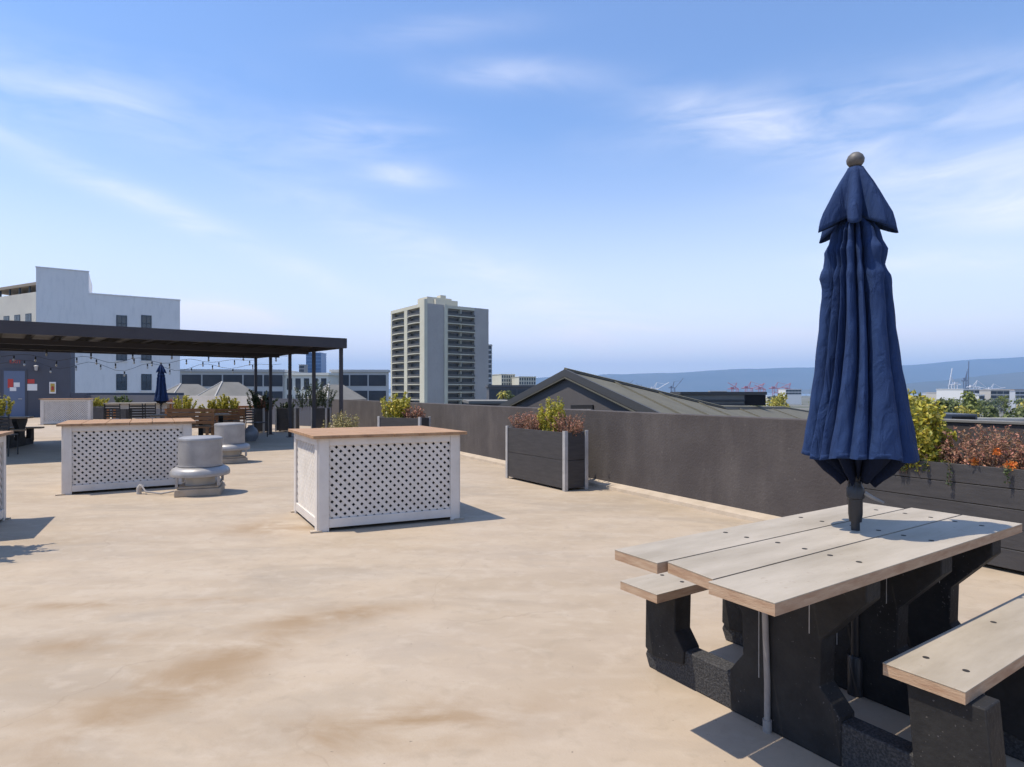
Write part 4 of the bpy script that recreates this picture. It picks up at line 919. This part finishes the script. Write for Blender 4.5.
# ------------------------------------------------------------ neighbouring roof with gable
def ray_plane(px, py, P0, n_):
    d = Vector(((px-512)/F,1,(HZ-py)/F)); o_ = Vector((0,0,CH)); return o_ + d*((P0-o_).dot(n_)/d.dot(n_))
t = thing('gabled_roof', 'dark standing-seam gabled roof rising behind the parapet wall', 'roof', (0,0,0))
A = at(565.4,370.5,15.5); R1 = at(660,414.5,11.8); H1 = at(722,408,18.5)
n_ = (R1-A).cross(H1-A).normalized()
if n_.z < 0: n_ = -n_
H2 = ray_plane(785,408,A,n_); H3 = ray_plane(812,412.5,A,n_); H4 = ray_plane(850,424,A,n_)
Lf = ray_plane(497,407.5,A,(R1-A).cross(Z).normalized())
R1b = A+(R1-A)*1.25; Lfb = A+(Lf-A)*1.2
down = Vector((0,0,-.12)); gdir = Vector((R1.x-Lf.x, R1.y-Lf.y, 0)).normalized(); gout = Vector((gdir.y,-gdir.x,0))
if gout.y > 0: gout = -gout
bot = ray_plane(812,470,A,n_)
b = B(); b.extrude([A+Z*.0, R1b, bot, H4, H3, H2, H1], down); b.build('roof_slope', MT['roof'], t)
# standing seams down the slope and the dark cap along the hip
b = B()
sd = ray_plane(684,413.5,A,n_)-ray_plane(631,388,A,n_); sd.normalize()
for q in range(1, 15):
    s_ = q*.27
    st = A.lerp(H1, s_) if s_ <= 1 else H1.lerp(H2, (s_-1)/.55) if s_ <= 1.55 else None
    if st is None: break
    ln = 6; e_ = st+sd*ln; sdn = sd.cross(n_)*.03
    b.extrude([st+n_*.003-sdn*.5, e_+n_*.003-sdn*.5, e_+n_*.003+sdn*.5, st+n_*.003+sdn*.5], n_*.035)
b.build('standing_seams', MT['roof'], t)
b = B()
for p, q in ((A,H1),(H1,H2),(H2,H3)):
    d = (q-p).normalized(); s2 = d.cross(n_).normalized()*.07
    if s2.y > 0: s2 = -s2
    b.extrude([p-n_*.01+s2*.7, q-n_*.01+s2*.7, q-n_*.01-s2*1.2, p-n_*.01-s2*1.2], n_*.075)
b.build('hip_cap', MT['roof'], t)
b = B()
for p, q in ((A,H1),(H1,H2),(H2,H3)):
    d = (q-p).normalized(); s2 = d.cross(n_).normalized()*.05
    if s2.y > 0: s2 = -s2
    b.extrude([p+n_*.004+s2*1.5, q+n_*.004+s2*1.5, q+n_*.004+s2*2.6, p+n_*.004+s2*2.6], n_*.03)
b.build('hip_shadow_strip', MT['roofd'], t)  # dark colour here stands for the shadow line below the cap
# far side of the roof
back = (H1-A).normalized()
b = B(); bk = Vector((.5,.86,-1.3))*5
b.extrude([A, H1, H1+bk*.8, A+bk], down); b.extrude([H1,H2,H2+bk*.7,H1+bk*.8], down); b.build('rear_slope', MT['roof'], t)
b = B(); lfd = Vector((.45,.85,-.0))*6; b.extrude([A, Lfb, Lfb+lfd, A+lfd*.6+Z*-1.6], down); b.build('left_slope', MT['roof'], t)
# gable wall, set back under the rake boards
gb = -gout*.07; b = B(); b.extrude([A+gb-Z*.2, R1b+gb-Z*.25, Vector((R1b.x,R1b.y,-6))+gb, Vector((Lfb.x,Lfb.y,-6))+gb, Lfb+gb-Z*.25], gb*.4); b.build('gable_wall', MT['gable'], t)
b = B()
for p, q in ((A,R1b),(A,Lfb)):
    b.extrude([p+gout*.02-Z*.17, q+gout*.02-Z*.17, q+gout*.02+Z*.035, p+gout*.02+Z*.035], -gout*.05)
b.build('rake_board', MT['roofd'], t)
b = B()
for p, q in ((A,R1b),(A,Lfb)):
    b.extrude([p+gout*.03-Z*.20, q+gout*.03-Z*.20, q+gout*.03-Z*.172, p+gout*.03-Z*.172], -gout*.05)
    b.extrude([p+gout*.02-Z*.16, q+gout*.02-Z*.16, q-gout*.06-Z*.16, p-gout*.06-Z*.16], Z*.02)
b.build('rake_trim', MT['roof'], t)
gp = ray_plane(572,409,A+gb,gout); gq = ray_plane(594,409,A+gb,gout)
b = B(); b.extrude([gp+gout*.01, gq+gout*.01, gq+gout*.01+Z*.10, gp+gout*.01+Z*.10], gout*.03); lv = b.build('gable_vent', MT['deep'], t)
b = B(); b.extrude([gp+gout*.012-Z*.04, gq+gout*.012-Z*.04, gq+gout*.012, gp+gout*.012], gout*.07); b.build('vent_sill', MT['pipe'], lv)
# long low skylight beyond
t = thing('roof_skylight', 'long low grey roof box with a black end, beyond the seamed roof', 'roof unit', at(681,HZ,24)-Z*CH, R(3))
zt = CH+(HZ-391.8)/F*24; zb = zt-.55; b = B(); b.bb((0,0,zb-1.5),(2.6,1.2,zt-.12)); b.build('box', MT['greyroof'], t)
b = B(); b.bb((-.04,-.05,zt-.119),(3.5,1.25,zt)); b.build('lid', MT['roofd'], t)
b = B(); b.bb((2.602,-.02,zb),(3.46,1.2,zt-.121)); b.build('end_box', MT['deep'], t)
b = B(); b.bb((0,-.03,zb+.16),(2.6,-.003,zb+.24)); b.bb((0,-.03,zb-.02),(2.6,-.003,zb+.08)); b.build('louvre', MT['roofd'], t)
# low beige roof left of the gable
t = thing('low_flat_roof', 'narrow strip of pale flat roof left of the gable', 'roof', at(470,HZ,22)-Z*CH, R(8))
zt = CH+(HZ-401)/F*22; b = B(); b.bb((0,0,-14),(1.7,4,zt-.1)); b.build('wall', MT['gable'], t); b = B(); b.bb((-.05,-.05,zt-.099),(1.75,4.05,zt)); b.build('roof_edge', MT['greyroof'], t)
# pale pyramid roofs seen under the canopy
def hip(label, ax_, ay_, d, wpx, hpx, group='pale hipped roof lights beyond the parapet'):
    a_ = at(ax_,ay_,d); w_ = wpx/F*d; h_ = hpx/F*d; t = thing('hipped_roof', label, 'roof', (a_.x,a_.y,0), R(-35), group); z_ = a_.z
    s_ = w_*.62
    b = B(); b.add([(0,-.2*s_,z_),(-s_*.5,-s_*1.0,z_-h_),(s_*.9,-s_*1.0,z_-h_),(s_*.9,s_,z_-h_),(-s_*.5,s_,z_-h_),(0,.5*s_,z_)], [(0,1,2),(0,2,3,5),(5,3,4),(5,4,1,0)]); b.build('roof_slopes', MT['greyroof'], t)
    b = B(); b.bb((-s_*.46,-s_*.94,z_-h_-6),(s_*.86,s_*.94,z_-h_-.003)); b.build('wall', MT['gable'], t)
    b = B(); b.tube([(0,-.2*s_,z_+.02),(s_*.9,-s_,z_-h_+.02)], .04, 6); b.tube([(0,-.2*s_,z_+.02),(-s_*.5,-s_,z_-h_+.02)], .04, 6); b.build('ridge_cap', MT['lite'], t)
hip('pale hipped roof just right of the white building', 186, 384, 44, 40, 13)
hip('pale hipped roof behind the yellow shrubs', 227, 382, 40, 40, 15)
hip('pale hipped roof seen between the last canopy posts', 333, 384.5, 36, 40, 15)
# low parapets and roof equipment beyond the long planter
t = thing('flat_roof_building', 'neighbouring flat grey roof with pale edge beyond the long planter', 'building', at(880,HZ,16)-Z*CH, R(-4))
zt = CH+(HZ-418.5)/F*16; b = B(); b.bb((0,0,-14),(12,.25,zt-.05)); b.bb((0,.251,-14),(12,9,zt-1.2)); b.build('wall', mat('grey_plaster', (.19,.18,.17), .9, c2=(.15,.14,.135), scale=1.2), t)
b = B(); b.bb((-.05,-.05,zt-.049),(12.05,.25,zt+.02)); b.build('roof_edge', MT['lite'], t)
t = thing('roof_duct', 'dark roof duct with a black open end beyond the dried plants', 'roof duct', at(930,HZ,13)-Z*CH, R(-4))
zt = CH+(HZ-414)/F*13; b = B(); b.bb((0,0,zt-.3),(.98,1.3,zt)); b.build('duct', mat('duct_paint', (.07,.08,.1), .6), t, bevel=.01)
b = B(); b.bb((.45,-.008,zt-.24),(.93,-.002,zt-.05)); b.build('opening', MT['deep'], t)
b = B(); b.bb((.1,.2,-2),(.3,.4,zt-.301)); b.bb((.7,.8,-2),(.9,1.0,zt-.301)); b.build('support', MT['blackm'], t)

# ------------------------------------------------------------ city trees
def tree(label, px, d, ytop, wpx, lm, seed, group='trees beyond the parapet', palm=False, n=900, name=None):
    rnd = random.Random(seed); p = at(px,HZ,d); zt = CH+(HZ-ytop)/F*d+14.5; cw = wpx/F*d/2
    t = thing(name or ('palm_tree' if palm else 'leafy_tree'), label, 'palm tree' if palm else 'tree', (p.x,p.y,-14.5), 0, group)
    b = B(); b.tube([(0,0,0),(.2,.1,zt*.4),(0,0,zt*.85)], max(.18,cw*.07), 8, .1)
    if not palm:
        for q in range(5): b.tube([(.1,0,zt*(.45+.05*q)),(cw*.55*math.cos(q*1.3),cw*.55*math.sin(q*1.3),zt*(.62+.06*q))], .1, 5, .04)
    b.build('trunk', MT['bark'], t); b = B()
    if palm:
        for q in range(34):
            a = rnd.uniform(0,6.28); el = rnd.uniform(-.5,1.3); ln = cw*rnd.uniform(.85,1.15); prev = None
            dv = Vector((math.cos(a)*math.cos(el), math.sin(a)*math.cos(el), math.sin(el)))
            sdv = Vector((-math.sin(a), math.cos(a), 0))*ln*.13
            pts = [Vector((0,0,zt*.87))+dv*ln*s+Z*(-ln*.7*s*s) for s in (0,.35,.7,1)]
            for i in range(3):
                w0, w1 = (.5,1,.8,.1)[i], (.5,1,.8,.1)[i+1]
                b.add([pts[i]-sdv*w0-Z*.04*ln, pts[i], pts[i+1], pts[i+1]-sdv*w1-Z*.04*ln], [(0,1,2,3)]); b.add([pts[i]+sdv*w0-Z*.04*ln, pts[i], pts[i+1], pts[i+1]+sdv*w1-Z*.04*ln], [(0,1,2,3)])
    else:
        cl = []
        for q in range(11):
            v_ = rdir(rnd); r_ = rnd.uniform(.2,.75); cl.append((Vector((v_.x*cw*r_, v_.y*cw*r_, zt*.66 + v_.z*zt*.24*r_ + .06*zt)), rnd.uniform(.28,.5)*cw))
        for i in range(n):
            c_, r_ = cl[i%len(cl)]; v_ = rdir(rnd)
            leaf(b, c_+Vector((v_.x,v_.y,v_.z*.75))*r_*rnd.uniform(.6,1.05), (v_+rdir(rnd)*.6).normalized(), cw*rnd.uniform(.06,.12), rnd, .6)
        top = max(v_[2] for v_ in b.v); k2 = zt/top if top > 0 else 1; b.v = [(x,y,z*k2) for x,y,z in b.v]
    b.build('crown', lm, t); return t
tg = mat('tree_green_leaf', (.16,.19,.04), .7, island=.5, trans=.15); ty = mat('tree_olive_leaf', (.34,.31,.05), .7, island=.5, trans=.15); td = mat('tree_dark_leaf', (.085,.11,.03), .7, island=.5, trans=.1)
tree('bright olive tree just right of the umbrella canopy', 917, 60, 388, 44, ty, 100)
tree('dark rounded tree behind the yellow planter shrub', 942, 85, 397, 46, td, 101)
tree('green tree below the white cranes', 966, 95, 390, 34, tg, 102)
tree('yellowish low tree right of the roof duct', 968, 55, 405, 34, ty, 103)
tree('dark hedge-like tree before the port sheds, left one', 992, 75, 405, 44, td, 104)
tree('dark hedge-like tree before the port sheds, middle one', 1016, 80, 404, 44, td, 105)
tree('dark tree at the right edge of the photo', 1044, 70, 402, 46, tg, 106)
tree('single small tree standing above the port sheds', 1004, 210, 395, 10, tg, 107)
tree('spiky yellow-green palm left of the umbrella', 797, 60, 399, 34, MT['leaf_y'], 108, palm=True)
tree('olive tree between the skylight and the palm', 778, 130, 392, 26, ty, 109)
tree('palm tree right of the apartment tower', 503, 120, 381, 14, ty, 110, palm=True)
tree('dark bush-topped tree under the palm by the gable', 512, 90, 390, 16, td, 111)
tree('green tree low behind the skylight box', 820, 160, 392, 30, tg, 112)
rnd = random.Random(5); spots = []
for i in range(48):
    px = rnd.choice((rnd.uniform(600,802), rnd.uniform(915,1045), rnd.uniform(915,1045))); d = rnd.uniform(170,700)
    spots.append((px, d, rnd.uniform(393,399) if d > 350 else rnd.uniform(396,403), rnd.uniform(16,30)*(300/d)**.35, rnd.choice((0,1,2))))
spots.sort(); cnt = {}
for i, (px, d, yt, wp, kd) in enumerate(spots):
    kn = ('green','olive','dark')[kd]; cnt[kn] = cnt.get(kn, 0)+1
    tree('small %s tree on the far flats, %s of the %s ones from the left' % (kn, ORD[cnt[kn]-1], kn), px, d, yt, wp, (tg,ty,td)[kd], 200+i, 'small trees on the far flats', n=320)

# ------------------------------------------------------------ haze
hzm = bpy.data.materials.new('haze_air'); hzm.use_nodes = True; n = hzm.node_tree.nodes; n.remove(n['Principled BSDF'])
pv = n.new('ShaderNodeVolumePrincipled'); pv.inputs['Color'].default_value = (.38,.63,1,1); pv.inputs['Density'].default_value = 1.0e-4; pv.inputs['Anisotropy'].default_value = 0
hzm.node_tree.links.new(pv.outputs[0], n['Material Output'].inputs['Volume'])
b = B(); b.bb((-16500,-16500,-18),(16500,16500,780)); hz_o = b.build('haze', hzm, kind='stuff')
